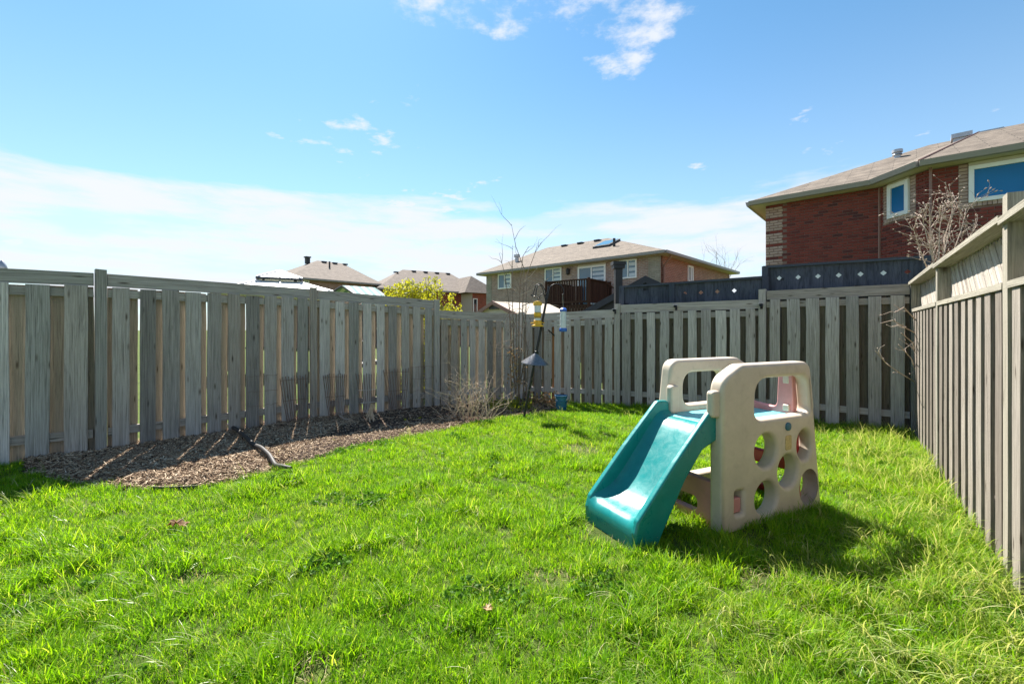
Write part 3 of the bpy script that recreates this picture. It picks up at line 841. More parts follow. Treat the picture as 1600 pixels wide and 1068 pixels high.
# ------------------------------------------------------------------ bird feeding station
def feeder():
    d0 = 6.7
    base = gp(818, 655); top = at(858, 447, d0 + .05)
    t = thing('feeder_pole', 'leaning black feeder pole with cone baffle and curled hooks', 'feeder pole', base)
    ax = (top - base).normalized()
    pole = MB(); pole.tube([base - ax * .1, base + ax * .8, base + ax * .83, top], [.017, .017, .020, .018], 10)
    obj('pole', pole, M['black'], t, smooth=True)
    # baffle: tilted cone
    bc = base + ax * .94
    cone = MB(); ca = (ax + Vector((-.1, -.1, .1))).normalized()
    cone.lathe(bc, [(.022, .07), (.026, .06), (.205, -.075), (.209, -.085), (.200, -.083), (.02, .05)], 28, ca)
    obj('baffle', cone, M['baffle'], t, smooth=True)
    col = MB(); col.lathe(bc, [(.024, .05), (.03, .06), (.03, .095), (.024, .10)], 14, ax); obj('collar', col, M['black'], t, smooth=True)
    def hook(pts, r=.0065):
        mb = MB(); pp = []
        pts = [Vector(p) for p in pts]
        for i in range(len(pts) - 1):
            a, b, c, e = pts[max(i - 1, 0)], pts[i], pts[i + 1], pts[min(i + 2, len(pts) - 1)]
            for k in range(5):
                q = k / 5
                pp.append(.5 * ((2 * b) + (c - a) * q + (2 * a - 5 * b + 4 * c - e) * q * q + (3 * b - a - 3 * c + e) * q ** 3))
        pp.append(pts[-1]); mb.tube(pp, r, 6); obj('hook', mb, M['black'], t, smooth=True)
    q = lambda x, y, dd=0: at(x, y, d0 + dd)
    hook([q(853, 474), q(850, 458), q(846, 447), q(841, 446), q(838, 453), q(837, 461), q(833, 463), q(830, 460)])
    hook([q(855, 468, .05), q(851, 452, .05), q(845, 444, .05), q(838, 445, .05), q(835, 453, .05), q(832, 461, .05), q(829, 461, .05)])
    hook([q(856, 466), q(859, 450), q(865, 444), q(873, 444), q(879, 449), q(881, 457), q(879, 460)])
    hook([q(854, 470), q(851, 462), q(848, 459), q(844, 462), q(842, 466), q(840, 466)])
    # yellow tube feeder
    f = thing('tube_feeder', 'yellow tube bird feeder with seed hanging from the pole', 'bird feeder', q(840, 511))
    zb = q(840, 510); h = .385
    mb = MB(); mb.lathe(zb, [(.0, .0), (.085, .0), (.092, .012), (.088, .022), (.06, .03), (.058, .085), (.066, .09), (.05, .095)], 20); obj('tray', mb, M['yellow'], f, smooth=True)
    mb = MB(); mb.lathe(zb, [(.050, .085), (.050, h - .05)], 20); mb.lathe(zb, [(0, h - .05), (.05, h - .05)], 20); obj('tube', mb, M['clear'], f, smooth=True)
    mb = MB(); mb.lathe(zb, [(.0515, .125), (.0515, .215)], 20); obj('seed', mb, M['seed'], f, smooth=True)
    mb = MB(); mb.lathe(zb, [(.0525, .155), (.056, .16), (.056, .20), (.0525, .205)], 20); obj('band', mb, M['yellow'], f, smooth=True)
    mb = MB(); mb.lathe(zb, [(.052, h - .07), (.068, h - .062), (.066, h - .03), (.05, h - .008), (0, h)], 20); obj('lid', mb, M['yellow'], f, smooth=True)
    for a in (0, 1.57, 3.14, 4.71):
        mb = MB(); v = Vector((math.cos(a), math.sin(a), 0)); mb.tube([zb + v * .05 + Vector((0, 0, .06)), zb + v * .105 + Vector((0, 0, .055))], .007, 6); obj('perch', mb, M['yellow'], f)
    mb = MB(); mb.tube([zb + Vector((0, 0, h - .005)), q(840, 465)], .0025, 5); obj('wire', mb, M['black'], f)
    # blue and clear feeder
    f = thing('tube_feeder', 'clear tube bird feeder with blue cap and base', 'bird feeder', q(880, 518))
    zb = q(880, 518); h = .36
    mb = MB(); mb.lathe(zb, [(0, 0), (.048, 0), (.056, .01), (.056, .045), (.048, .055)], 20); obj('tray', mb, M['blue'], f, smooth=True)
    mb = MB(); mb.lathe(zb, [(.046, .05), (.046, h - .05)], 20); mb.lathe(zb, [(0, h - .05), (.046, h - .05)], 20); obj('tube', mb, M['clear'], f, smooth=True)
    mb = MB(); mb.lathe(zb, [(.048, h - .06), (.054, h - .055), (.052, h - .025), (.03, h - .004), (0, h)], 20); obj('lid', mb, M['blue'], f, smooth=True)
    for z in (.10, .17, .24):
        mb = MB(); mb.lathe(zb, [(.0465, z), (.0485, z + .004), (.0485, z + .011), (.0465, z + .015)], 20); obj('band', mb, M['clear'], f, smooth=True)
        mb = MB(); mb.tube([zb + Vector((-.09, -.01, z)), zb + Vector((.09, .01, z))], .004, 5); obj('perch', mb, M['white'], f)
    mb = MB(); mb.tube([zb + Vector((0, 0, h - .005)), q(879, 459)], .0022, 5); obj('wire', mb, M['pale_wire'], f)
    # small cage feeder hung from a bracket on the fence
    d1 = 8.2
    f = thing('suet_feeder', 'small wire suet cage on a black bracket at the back fence', 'bird feeder', at(856, 532, d1 - .1))
    br = MB(); br.tube([at(866, 524, d1 + .03), at(861, 519, d1 - .06), at(856, 515, d1 - .1)], .012, 6); obj('bracket', br, M['black'], f)
    g = MB()
    for i in range(5):
        x = 851 + i * 2.4
        g.tube([at(x, 517 + abs(i - 2) * .4, d1 - .1), at(x, 531, d1 - .1)], .0028, 4)
    for y in (518, 522.5, 527, 531): g.tube([at(851, y, d1 - .1), at(860.6, y, d1 - .1)], .0028, 4)
    obj('cage', g, M['rust'], f)
feeder()

# ------------------------------------------------------------------ small garden things
def bucket():
    c = gp(877, 641); c[2] = 0.0
    t = thing('bucket', 'blue plastic bucket at the foot of the back fence', 'bucket', c)
    mb = MB(); mb.lathe(c, [(0, .012), (.082, .012), (.086, .02), (.098, .235), (.106, .237), (.106, .255), (.096, .255), (.082, .03), (0, .03)], 26)
    obj('body', mb, M['bucket'], t, smooth=True)
    for z in (.07, .16):
        mb = MB(); mb.lathe(c, [(.086 + z * .05, z), (.092 + z * .05, z + .004), (.092 + z * .05, z + .012), (.086 + z * .05, z + .016)], 26); obj('rib', mb, M['bucket'], t, smooth=True)
    mb = MB(); mb.tube([c + Vector((.104 * math.cos(a), -.02 - .06 * math.sin(a), .235 - .075 * math.sin(a))) for a in [math.pi * k / 12 for k in range(13)]], .004, 5)
    obj('handle', mb, M['pale_wire'], t)
bucket()
def hose():
    px = [(356, 664), (370, 673), (385, 686), (396, 697), (408, 706), (421, 714), (430, 724), (440, 730), (456, 732)]
    pts = []
    for i, (x, y) in enumerate(px):
        p = gp(x, y, .06); p[2] = bed_z(p[0], p[1]) + .038 + .018 * math.sin(i * 1.1) ** 2; pts.append(p)
    pp = []
    for i in range(len(pts) - 1):
        for k in range(14): pp.append(pts[i].lerp(pts[i + 1], k / 14))
    for _ in range(10): pp = [pp[0]] + [(pp[i - 1] + pp[i] * 2 + pp[i + 1]) / 4 for i in range(1, len(pp) - 1)] + [pp[-1]]
    mb = MB(); mb.tube(pp, [(.021 + .0025 * (k % 2)) * min(1, .55 + (len(pp) - k) * .03) for k in range(len(pp))], 10)
    tag(obj('drain_hose', mb, M['rubber'], smooth=True), 'black corrugated hose lying across the mulch bed', 'hose')
hose()
def edging():
    px = [(236, 768), (260, 768.5), (285, 767.5), (308, 766)]
    pts = [gp(x, y) for x, y in px]; mb = MB()
    for i in range(3):
        a, b = pts[i], pts[i + 1]; n = Vector((0, .006, 0)); z0, z1 = Vector((0, 0, -.02)), Vector((0, 0, .045))
        mb.hexa([a + z0, b + z0, b + n + z0, a + n + z0], [a + z1, b + z1, b + n + z1, a + n + z1])
    tag(obj('edging_strip', mb, M['rubber']), 'short black edging strip between mulch and lawn', 'edging')
edging()

def fence_line_pt(px, off):
    """point on the bed side of the left fence under pixel column px"""
    p = (px - 800) / F
    for i in range(2, 5):
        a, b = P[i], P[i + 1]; d = b - a
        t = (p * a[1] - a[0]) / (d[0] - p * d[1])
        if 0 <= t <= 1:
            n = n3(a, b, C0); q = a + d * t
            return Vector((q[0], q[1], 0)) + n * off, Vector((*d.normalized(), 0)), n
def trellis(px, wt, wb, h, label, mat='rust', rods=11, bars=(.12, .5, .93), pale=False):
    c, d, n = fence_line_pt(px, .16)
    z0 = bed_z(c[0], c[1])
    t = thing('garden_trellis', label, 'trellis', (c[0], c[1], z0), 'rusty wire trellises leaning on the fence')
    pt = lambda s, z: c + d * (s * lerp(wb, wt, z)) - n * (.10 * z) + Vector((0, 0, z0 - .02 + z * h))
    for k in range(rods):
        s = (k / (rods - 1) - .5)
        zl = 0.0 if k in (0, rods - 1, rods // 2) else random.uniform(.06, .16)
        mb = MB(); mb.tube([pt(s, zl), pt(s * 1.03 + random.uniform(-.02, .02), .5), pt(s, 1 + random.uniform(-.03, .03))], .0052 if not pale else .005, 4)
        obj('rod', mb, M[mat], t)
    for z in bars:
        mb = MB(); mb.tube([pt(-.52, z) + n * .006, pt(0, z) + n * .006 + Vector((0, 0, random.uniform(-.01, .01))), pt(.52, z) + n * .006], .004 if not pale else .006, 4)
        obj('crossbar', mb, M['pale_wire' if pale else mat], t)
trellis(457, .40, .26, .66, 'rusty fan trellis leaning on the fence, next to the black hose')
trellis(522, .34, .20, .66, 'rusty fan trellis on the fence between two other trellises', rods=12)
trellis(571, .32, .16, .64, 'rusty trellis with two pale crossbars behind the dead flower stalk', rods=9, bars=(.32, .62), pale=True)
trellis(617, .42, .22, .68, 'rusty slanted trellis on the fence near the dry cane shrub', rods=10)
def wire_mesh(px0, px1, label):
    a, d, n = fence_line_pt(px0, .07); b, _, _ = fence_line_pt(px1, .07)
    ln = (b - a).length; d = (b - a).normalized()
    t = thing('wire_netting', label, 'wire netting', (a[0], a[1], 0))
    for z in (.32, .52, .72):
        mb = MB(); mb.tube([a + d * s + Vector((0, 0, z + random.uniform(-.012, .012))) for s in [ln * k / 8 for k in range(9)]], .0022, 4); obj('wire', mb, M['rust'], t)
    for k in range(int(ln / .12) + 1):
        p = a + d * (k * .12); mb = MB(); mb.tube([p + Vector((0, 0, .02)), p + Vector((random.uniform(-.01, .01), 0, .73))], .002, 4); obj('wire', mb, M['rust'], t)
wire_mesh(384, 432, 'thin rusty wire netting on the fence before the first trellis')
wire_mesh(640, 678, 'thin rusty wire netting on the fence past the last trellis')

# --------------------------------------------------------------- branching plants
def branches(mb, p, d, ln, r, depth, rnd, spread=.6, kids=(2, 3), droop=0.0, wig=.18, shrink=.66, tips=None, nseg=4, sides=5):
    pts, rad = [p.copy()], [r]; q = p.copy(); v = d.normalized()
    for i in range(nseg):
        v = (v + Vector((rnd.gauss(0, wig), rnd.gauss(0, wig), rnd.gauss(0, wig) - droop))).normalized()
        q = q + v * (ln / nseg); pts.append(q.copy()); rad.append(r * (1 - .55 * (i + 1) / nseg))
    mb.tube(pts, rad, sides, False)
    if tips is not None: tips.append((q.copy(), v.copy(), depth))
    if depth <= 0: return
    for k in range(rnd.randint(*kids)):
        t = rnd.uniform(.25, 1.0) if k else 1.0
        i = min(nseg - 1, int(t * nseg)); b = pts[i].lerp(pts[i + 1], t * nseg - i)
        ax = Vector((rnd.gauss(0, 1), rnd.gauss(0, 1), rnd.gauss(0, .6))).normalized()
        nv = (v + ax * spread * rnd.uniform(.5, 1.2)).normalized()
        branches(mb, b, nv, ln * shrink * rnd.uniform(.7, 1.15), rad[i] * .68, depth - 1, rnd, spread, kids, droop, wig, shrink, tips, nseg, sides)
def leaf_quad(mb, c, s, rnd, asp=.55):
    n = Vector((rnd.gauss(0, 1), rnd.gauss(0, 1), rnd.gauss(0, 1))).normalized(); x = n.orthogonal().normalized(); y = n.cross(x)
    a = rnd.uniform(0, 6.28); x, y = x * math.cos(a) + y * math.sin(a), y * math.cos(a) - x * math.sin(a)
    mb.add([c - x * s, c - y * s * asp + n * s * .12, c + x * s, c + y * s * asp + n * s * .12], [(0, 1, 2), (0, 2, 3)])

def corner_sapling():
    rnd = random.Random(5); d = 7.95
    base = gp(808, 629); base = Vector((.10, 8.05, .03))
    t = thing('bare_sapling', 'tall bare leafless sapling in the fence corner behind the feeder pole', 'sapling', base)
    stems = [[(812, 628), (815, 540), (817, 470), (819, 420), (806, 385), (799, 350)], [(806, 630), (803, 560), (801, 480), (801, 425), (801, 383)],
             [(816, 630), (820, 560), (822, 470), (823, 430), (836, 395), (846, 378)], [(812, 628), (811, 520), (812, 450), (817, 400), (826, 385)],
             [(806, 630), (800, 560), (795, 470), (788, 425), (780, 395)]]
    for k, s in enumerate(stems):
        mb = MB(); n = len(s)
        pts = [at(x, y, d + .08 * math.sin(k * 2 + i)) for i, (x, y) in enumerate(s)]
        pts[0] = base + Vector((rnd.uniform(-.06, .06), rnd.uniform(-.05, .05), -.03))
        mb.tube(pts, [.013 * (1 - .8 * i / (n - 1)) for i in range(n)], 6)
        for i in range(1, n - 1):
            for j in range(2):
                q = pts[i].lerp(pts[i + 1], rnd.random())
                branches(mb, q, Vector((rnd.uniform(-1, 1), rnd.uniform(-.6, .6), rnd.uniform(.2, 1))), rnd.uniform(.12, .4), .0048, 1, rnd, .7, (1, 2))
        obj('stem', mb, M['bark'], t)
    for px in ((812, 462, 870, 425), (815, 478, 858, 455), (818, 440, 842, 415), (806, 455, 795, 440)):
        mb = MB(); mb.tube([at(px[0], px[1], d), at((px[0] + px[2]) / 2, (px[1] + px[3]) / 2 + 3, d - .1), at(px[2], px[3], d - .15)], [.008, .006, .003], 5); obj('branch', mb, M['bark_pale'], t)
    # dead climber hanging on it
    v = thing('dead_vine', 'tangle of dead brown vine hanging on the fence corner', 'vine', base + Vector((-.02, -.1, 0)))
    mb = MB(); lf = MB()
    for k in range(34):
        p = at(rnd.uniform(796, 826), rnd.uniform(480, 610), d - .12 - rnd.random() * .1)
        branches(mb, p, Vector((rnd.uniform(-1, 1), rnd.uniform(-.3, .2), rnd.uniform(-1, .5))), rnd.uniform(.15, .45), .005, 1, rnd, .8, (1, 2), .15, .3)
    for k in range(5):
        x = 801 + k * 5; mb.tube([Vector((at(x, 628, d)[0], d, -.01)), at(x + rnd.uniform(-5, 5), 560, d - .12), at(x + rnd.uniform(-6, 6), 490, d - .1)], [.012, .009, .005], 5)
    obj('stem', mb, M['bark'], v)
    for k in range(110):
        leaf_quad(lf, at(rnd.gauss(806, 9), rnd.uniform(540, 605), d - .2 - rnd.random() * .1), rnd.uniform(.015, .035), rnd)
    obj('dry_leaf', lf, M['dryleaf'], v)['kind'] = 'stuff'
corner_sapling()

def dead_shrub():
    rnd = random.Random(11)
    c = gp(733, 658)
    t = thing('dry_shrub', 'dry leafless cane shrub tangled at the bed edge by the corner', 'shrub', c)
    for k in range(56):
        mb = MB(); b = c + Vector((rnd.uniform(-.34, .34), rnd.uniform(-.15, .3), -.02))
        dirv = Vector((rnd.uniform(-.55, .55), rnd.uniform(-.3, .3), rnd.uniform(.9, 1.3)))
        branches(mb, b, dirv, rnd.uniform(.42, .66), rnd.uniform(.0038, .0066), 2, rnd, .95, (1, 3), .05, .2, .58)
        obj('cane', mb, M['twig'], t)
    for px in ((684, 612, 724, 624), (695, 594, 716, 600), (735, 606, 764, 608), (690, 636, 712, 644)):
        mb = MB(); dd = c[1] - .1
        mb.tube([at(px[0], px[1], dd), at((px[0] + px[2]) / 2, (px[1] + px[3]) / 2 - 1, dd + .1), at(px[2], px[3], dd + .15)], [.006, .007, .005], 5); obj('cane', mb, M['bark_pale'], t)
dead_shrub()
def dead_stalk():
    rnd = random.Random(3); c = gp(579, 662); d = c[1]
    t = thing('dead_stalk', 'curled dead flower stalk in front of the rusty trellis', 'dead plant', c)
    for k in range(9):
        mb = MB(); x = 579 + rnd.uniform(-6, 6)
        mb.tube([Vector((at(570 + k * 2.4, 660, d)[0], d + rnd.uniform(-.05, .05), -.01)), at(x, 648, d), at(580 + rnd.uniform(-3, 3), 637, d), at(581 + rnd.uniform(-2, 4), 630.5, d), at(584 + rnd.uniform(-2, 2), 633 + rnd.uniform(0, 6), d)], [.007, .008, .008, .007, .004], 5)
        obj('stem', mb, M['twig'], t)
    t = thing('fallen_branch', 'pale dead branch lying on dark soil beside the trellises', 'branch', gp(535, 660))
    mb = MB(); pts = [gp(524, 648), gp(531, 655), gp(540, 660), gp(548, 660)]
    for p, z in zip(pts, (.09, .05, .045, .06)): p[2] = z
    mb.tube(pts, [.006, .011, .012, .006], 6); obj('limb', mb, M['bark_pale'], t)
    mb = MB(); pts = [gp(531, 655), gp(545, 650), gp(556, 651)]
    for p, z in zip(pts, (.05, .07, .05)): p[2] = z
    mb.tube(pts, [.008, .007, .004], 5); obj('twig', mb, M['bark_pale'], t)
dead_stalk()
def litter_twigs():
    rnd = random.Random(21); mb = MB()
    for k in range(150):
        for _ in range(20):
            x, y = rnd.uniform(-3.6, .8), rnd.uniform(5.2, 8.4)
            if inside(Vector((x, y)), BEDPOLY): break
        else: continue
        a = rnd.uniform(0, 6.28); l = rnd.uniform(.06, .32); z = bed_z(x, y) + .008
        mb.tube([Vector((x, y, z)), Vector((x + math.cos(a) * l / 2, y + math.sin(a) * l / 2, z + rnd.uniform(.005, .05))), Vector((x + math.cos(a + .3) * l, y + math.sin(a + .3) * l, z + .004))], [.004, .0035, .002], 4)
    o = tag(obj('twig_litter', mb, M['twig']), 'scattered dry twigs over the mulch bed', 'twigs'); o['kind'] = 'stuff'
litter_twigs()
def weed_clump(px, py, n, r, h, label, seed, mat='weed', size=.022):
    rnd = random.Random(seed); c = gp(px, py); c[2] = 0.0
    t = thing('weed_plant', label, 'weeds', c, 'young weeds in the bed')
    st, lf = MB(), MB()
    for k in range(n):
        a = rnd.uniform(0, 6.28); q = r * math.sqrt(rnd.random())
        b = c + Vector((math.cos(a) * q, math.sin(a) * q, 0)); tip = b + Vector((rnd.gauss(0, .03), rnd.gauss(0, .03), h * rnd.uniform(.4, 1)))
        st.tube([b, tip], [.003, .0015], 4)
        for j in range(6): leaf_quad(lf, b.lerp(tip, rnd.uniform(.3, 1.05)) + Vector((rnd.gauss(0, .02), rnd.gauss(0, .02), 0)), size * rnd.uniform(.6, 1.3), rnd)
    obj('stem', st, M['weed'], t); obj('leaves', lf, M[mat], t)
weed_clump(808, 643, 44, .22, .24, 'yellow-green weeds at the foot of the feeder pole', 1)
weed_clump(776, 640, 34, .2, .22, 'dark green weeds between the dry shrub and the feeder pole', 2)
weed_clump(846, 636, 46, .28, .26, 'reddish dry leafy clump by the back fence near the bucket', 3, 'dryleaf', .03)
weed_clump(500, 695, 7, .07, .05, 'small yellow-green seedling in the sunlit mulch strip', 4)
weed_clump(449, 708, 7, .07, .05, 'small green seedling just right of the black hose', 5)
weed_clump(640, 660, 6, .06, .07, 'tiny seedling in dark soil below the last trellis', 6)

def shrub_green():
    rnd = random.Random(8); d = 8.6
    c = Vector(((655 - 800) / F * d - .1, d + .2, 0))
    t = thing('leafy_shrub', 'yellow-green leafing shrub rising behind the left fence', 'shrub', c)
    mb = MB(); lf = MB()
    for k in range(46):
        px = rnd.uniform(600, 728)
        env = 424 + abs(px - 665) * .34 + (18 if px > 700 else 0) + rnd.uniform(-2, 30)
        dd = d + rnd.uniform(-.25, .6); top = at(px, env, dd)
        b = c + Vector((rnd.uniform(-.5, .5), rnd.uniform(-.2, .3), 0)); mid = b.lerp(top, .6) + Vector((rnd.gauss(0, .08), rnd.gauss(0, .08), 0))
        mb.tube([b, mid, top], [.014, .009, .003], 5)
        for j in range(130):
            q = rnd.random() ** .7
            p = mid.lerp(top, q) + Vector((rnd.gauss(0, .085), rnd.gauss(0, .085), rnd.gauss(0, .06))) * (1.15 - .75 * q)
            leaf_quad(lf, p, rnd.uniform(.018, .036), rnd, .5)
        for j in range(60):
            p = b.lerp(mid, rnd.uniform(.1, 1)) + Vector((rnd.gauss(0, .13), rnd.gauss(0, .13), rnd.gauss(0, .08)))
            leaf_quad(lf, p, rnd.uniform(.02, .036), rnd, .5)
    obj('trunk', mb, M['bark'], t); obj('crown', lf, M['spring_leaf'], t)
shrub_green()
def shrub_bare():
    rnd = random.Random(14); c = Vector((4.98, 5.02, 0))
    t = thing('bare_shrub', 'bare budding shrub above the sunlit fence, before the red house', 'shrub', c)
    tips = []
    stems = [((1462, 430), (1455, 372), (1452, 322)), ((1470, 430), (1478, 365), (1495, 305)), ((1478, 425), (1502, 360), (1512, 318)),
             ((1466, 430), (1468, 360), (1474, 318)), ((1456, 440), (1436, 385), (1425, 350)), ((1474, 425), (1505, 385), (1528, 350)), ((1468, 425), (1486, 350), (1488, 312)), ((1464, 430), (1447, 365), (1440, 335))]
    for k, s in enumerate(stems):
        mb = MB(); d = 5.05 + .12 * math.sin(k * 1.7)
        pts = [c + Vector((rnd.uniform(-.08, .08), rnd.uniform(-.08, .08), 0))] + [at(x, y, d) for x, y in s]
        mb.tube(pts, [.011, .008, .0055, .0025], 6)
        for i in range(1, 3):
            for j in range(7):
                q = pts[i].lerp(pts[i + 1], rnd.random())
                branches(mb, q, Vector((rnd.uniform(-1, 1), rnd.uniform(-.5, .5), rnd.uniform(.1, 1))), rnd.uniform(.12, .30), .0036, 1, rnd, .8, (1, 3), 0, .2, .6, tips)
        obj('stem', mb, M['bark_pale'], t)
    bd = MB()
    for p, v, _ in tips:
        bd.tube([p - v * .008, p + v * .006, p + v * .022], [.003, .0075, .001], 5)
    obj('buds', bd, M['bark_pale'], t)['kind'] = 'stuff'
    # low twigs reaching through to the yard side
    t2 = thing('bare_twig', 'bare budding twig poking out of the fence corner over the lawn', 'twig', at(1431, 596, 5.62) * 1.0)
    tips = []
    for s in (((1433, 598), (1410, 585), (1385, 568), (1368, 548)), ((1432, 585), (1424, 560), (1404, 538)), ((1432, 560), (1426, 535), (1408, 520)), ((1431, 500), (1412, 480), (1398, 488)), ((1430, 520), (1415, 512), (1395, 500), (1375, 505))):
        mb = MB(); dd = 5.62
        pts = [at(x, y, dd - .1 * i) for i, (x, y) in enumerate(s)]
        mb.tube(pts, [.008 - .0018 * i for i in range(len(pts))], 5)
        for j in range(4):
            i = rnd.randrange(len(pts) - 1); q = pts[i].lerp(pts[i + 1], rnd.random())
            branches(mb, q, Vector((rnd.uniform(-1, .2), rnd.uniform(-.3, .3), rnd.uniform(-.2, .9))), rnd.uniform(.08, .2), .0035, 0, rnd, .7, (0, 1), 0, .25, .6, tips)
        obj('stem', mb, M['bark_pale'], t2)
    bd = MB()
    for p, v, _ in tips: bd.tube([p - v * .006, p + v * .006, p + v * .02], [.003, .006, .001], 5)
    obj('buds', bd, M['bark_pale'], t2)['kind'] = 'stuff'
shrub_bare()
def far_tree(px, py, d, h, label, seed):
    rnd = random.Random(seed); top = at(px, py, d); c = Vector((top[0], d, 0))
    t = thing('bare_tree', label, 'tree', c)
    tr, cr = MB(), MB()
    tr.tube([c, c + Vector((.05, 0, top[2] * .5))], [.2, .12], 8)
    for k in range(7):
        branches(cr, c + Vector((0, 0, top[2] * rnd.uniform(.35, .5))), Vector((rnd.uniform(-.6, .6), rnd.uniform(-.5, .5), 1)), top[2] * .26, .055, 4, rnd, .55, (2, 3), 0, .12, .7, None, 3, 4)
    obj('trunk', tr, M['bark_far'], t); obj('crown', cr, M['bark_far'], t)
far_tree(1128, 382, 36, 8, 'bare tree standing behind the brown brick house', 31)

# ------------------------------------------------------------------ fallen leaves, fence lights
def ground_leaf(px, py, s, label, seed):
    rnd = random.Random(seed); c = gp(px, py); c[2] = .055; mb = MB(); n = 14; a0 = rnd.uniform(0, 6)
    rim = [c + Vector((math.cos(a0 + 6.283 * k / n), math.sin(a0 + 6.283 * k / n), 0)) * s * (1 if k % 2 else .62) * rnd.uniform(.85, 1.1) + Vector((0, 0, rnd.uniform(-.2, .5) * s)) for k in range(n)]
    mb.add([c] + rim + [v - Vector((0, 0, .003)) for v in [c] + rim], [(0, 1 + k, 1 + (k + 1) % n) for k in range(n)] + [(n + 1, n + 2 + (k + 1) % n, n + 2 + k) for k in range(n)])
    t = thing('fallen_leaf', label, 'leaf', c, 'dead leaves on the lawn')
    obj('blade', mb, M['dryleaf'], t)
    st = MB(); st.tube([c, rim[0] * 1.0 + (rim[0] - c) * .6], [.002, .0012], 4); obj('stalk', st, M['twig'], t)
ground_leaf(275, 829, .05, 'curled brown dead leaf on open lawn below the mulch bed', 1)
ground_leaf(288, 831, .035, 'small tan dead leaf touching a larger brown one', 2)
ground_leaf(762, 968, .03, 'pale crumpled dead leaf alone in the middle of the lawn', 3)
ground_leaf(579, 711, .035, 'whitish crumpled leaf where lawn meets the mulch', 4)
def fence_light(px, py, d, label):
    c = at(px, py, d); t = thing('fence_light', label, 'light', c)
    mb = MB(); mb.box(c + Vector((0, -.015, 0)), .03, .02, .075); obj('bracket', mb, M['black'], t)
    mb = MB(); mb.lathe(c + Vector((-.02, -.04, .02)), [(0, -.035), (.018, -.035), (.028, .02), (.024, .025), (0, .025)], 12, (-.5, -.6, .35)); obj('lamp_head', mb, M['black'], t, smooth=True)
    mb = MB(); mb.box(c + Vector((-.03, -.05, .05)), .06, .045, .008); obj('solar_panel', mb, M['vent_grey'], t)
fence_light(1056, 481, 7.5, 'small black solar light fixed midway along the lower charcoal fence')
fence_light(1189, 479, 6.93, 'small black solar light on the post where the fence steps up')
fence_light(961, 487, 7.92, 'small black solar light on the post nearest the feeder pole')

# ------------------------------------------------------------------ houses
def wall_quad(a, b, z0, z1, th=.2):
    """upright slab from a to b (plan), outer face to the right of a->b seen from above... thickened to the left"""
    d = Vector((b[0] - a[0], b[1] - a[1], 0)).normalized(); n = Vector((-d[1], d[0], 0)) * th
    A, Bv = Vector((a[0], a[1], 0)), Vector((b[0], b[1], 0))
    u0, u1 = Vector((0, 0, z0)), Vector((0, 0, z1))
    return MB().hexa([A + u0, Bv + u0, Bv + n + u0, A + n + u0], [A + u1, Bv + u1, Bv + n + u1, A + n + u1])
def window(par, A, D, t0, t1, z0, z1, panes, mats, fr=.06, blinds=False, name='window', divz=()):
    """window on the upright plane through A along D (outside is to the right of D)"""
    D3 = Vector((D[0], D[1], 0)).normalized(); n = Vector((D3[1], -D3[0], 0)); A3 = Vector((A[0], A[1], 0))
    pt = lambda t, z, o: A3 + D3 * t + n * o + Vector((0, 0, z))
    def blk(a, b, c, e, o0, o1): return [pt(a, c, o1), pt(b, c, o1), pt(b, c, o0), pt(a, c, o0)], [pt(a, e, o1), pt(b, e, o1), pt(b, e, o0), pt(a, e, o0)]
    mb = MB()
    mb.hexa(*blk(t0, t0 + fr, z0, z1, .0, .06)); mb.hexa(*blk(t1 - fr, t1, z0, z1, .0, .06))
    mb.hexa(*blk(t0 + fr, t1 - fr, z0, z0 + fr, .0, .058)); mb.hexa(*blk(t0 + fr, t1 - fr, z1 - fr, z1, .0, .058))
    iw = (t1 - t0 - 2 * fr) / panes
    for k in range(1, panes): mb.hexa(*blk(t0 + fr + iw * k - fr * .4, t0 + fr + iw * k + fr * .4, z0 + fr, z1 - fr, .0, .056))
    w = obj(name, mb, M['white'], par)
    for k in range(panes):
        mb = MB(); a, b = t0 + fr + iw * k + (fr * .4 if k else 0), t0 + fr + iw * (k + 1) - (fr * .4 if k < panes - 1 else 0)
        mb.hexa(*blk(a, b, z0 + fr, z1 - fr, .0, .025))
        obj('pane', mb, M[mats[k % len(mats)]], w)
        if blinds and k % 2 == (panes - 1) % 2:
            mb = MB(); ns = max(3, int((z1 - z0) / .22))
            for j in range(ns):
                za = z0 + fr + (z1 - z0 - 2 * fr) * j / ns
                mb.hexa(*blk(a + .02, b - .02, za + .02, za + .02 + (z1 - z0 - 2 * fr) / ns * .6, .025, .030))
            obj('blind', mb, M['blind'], w)
    return w
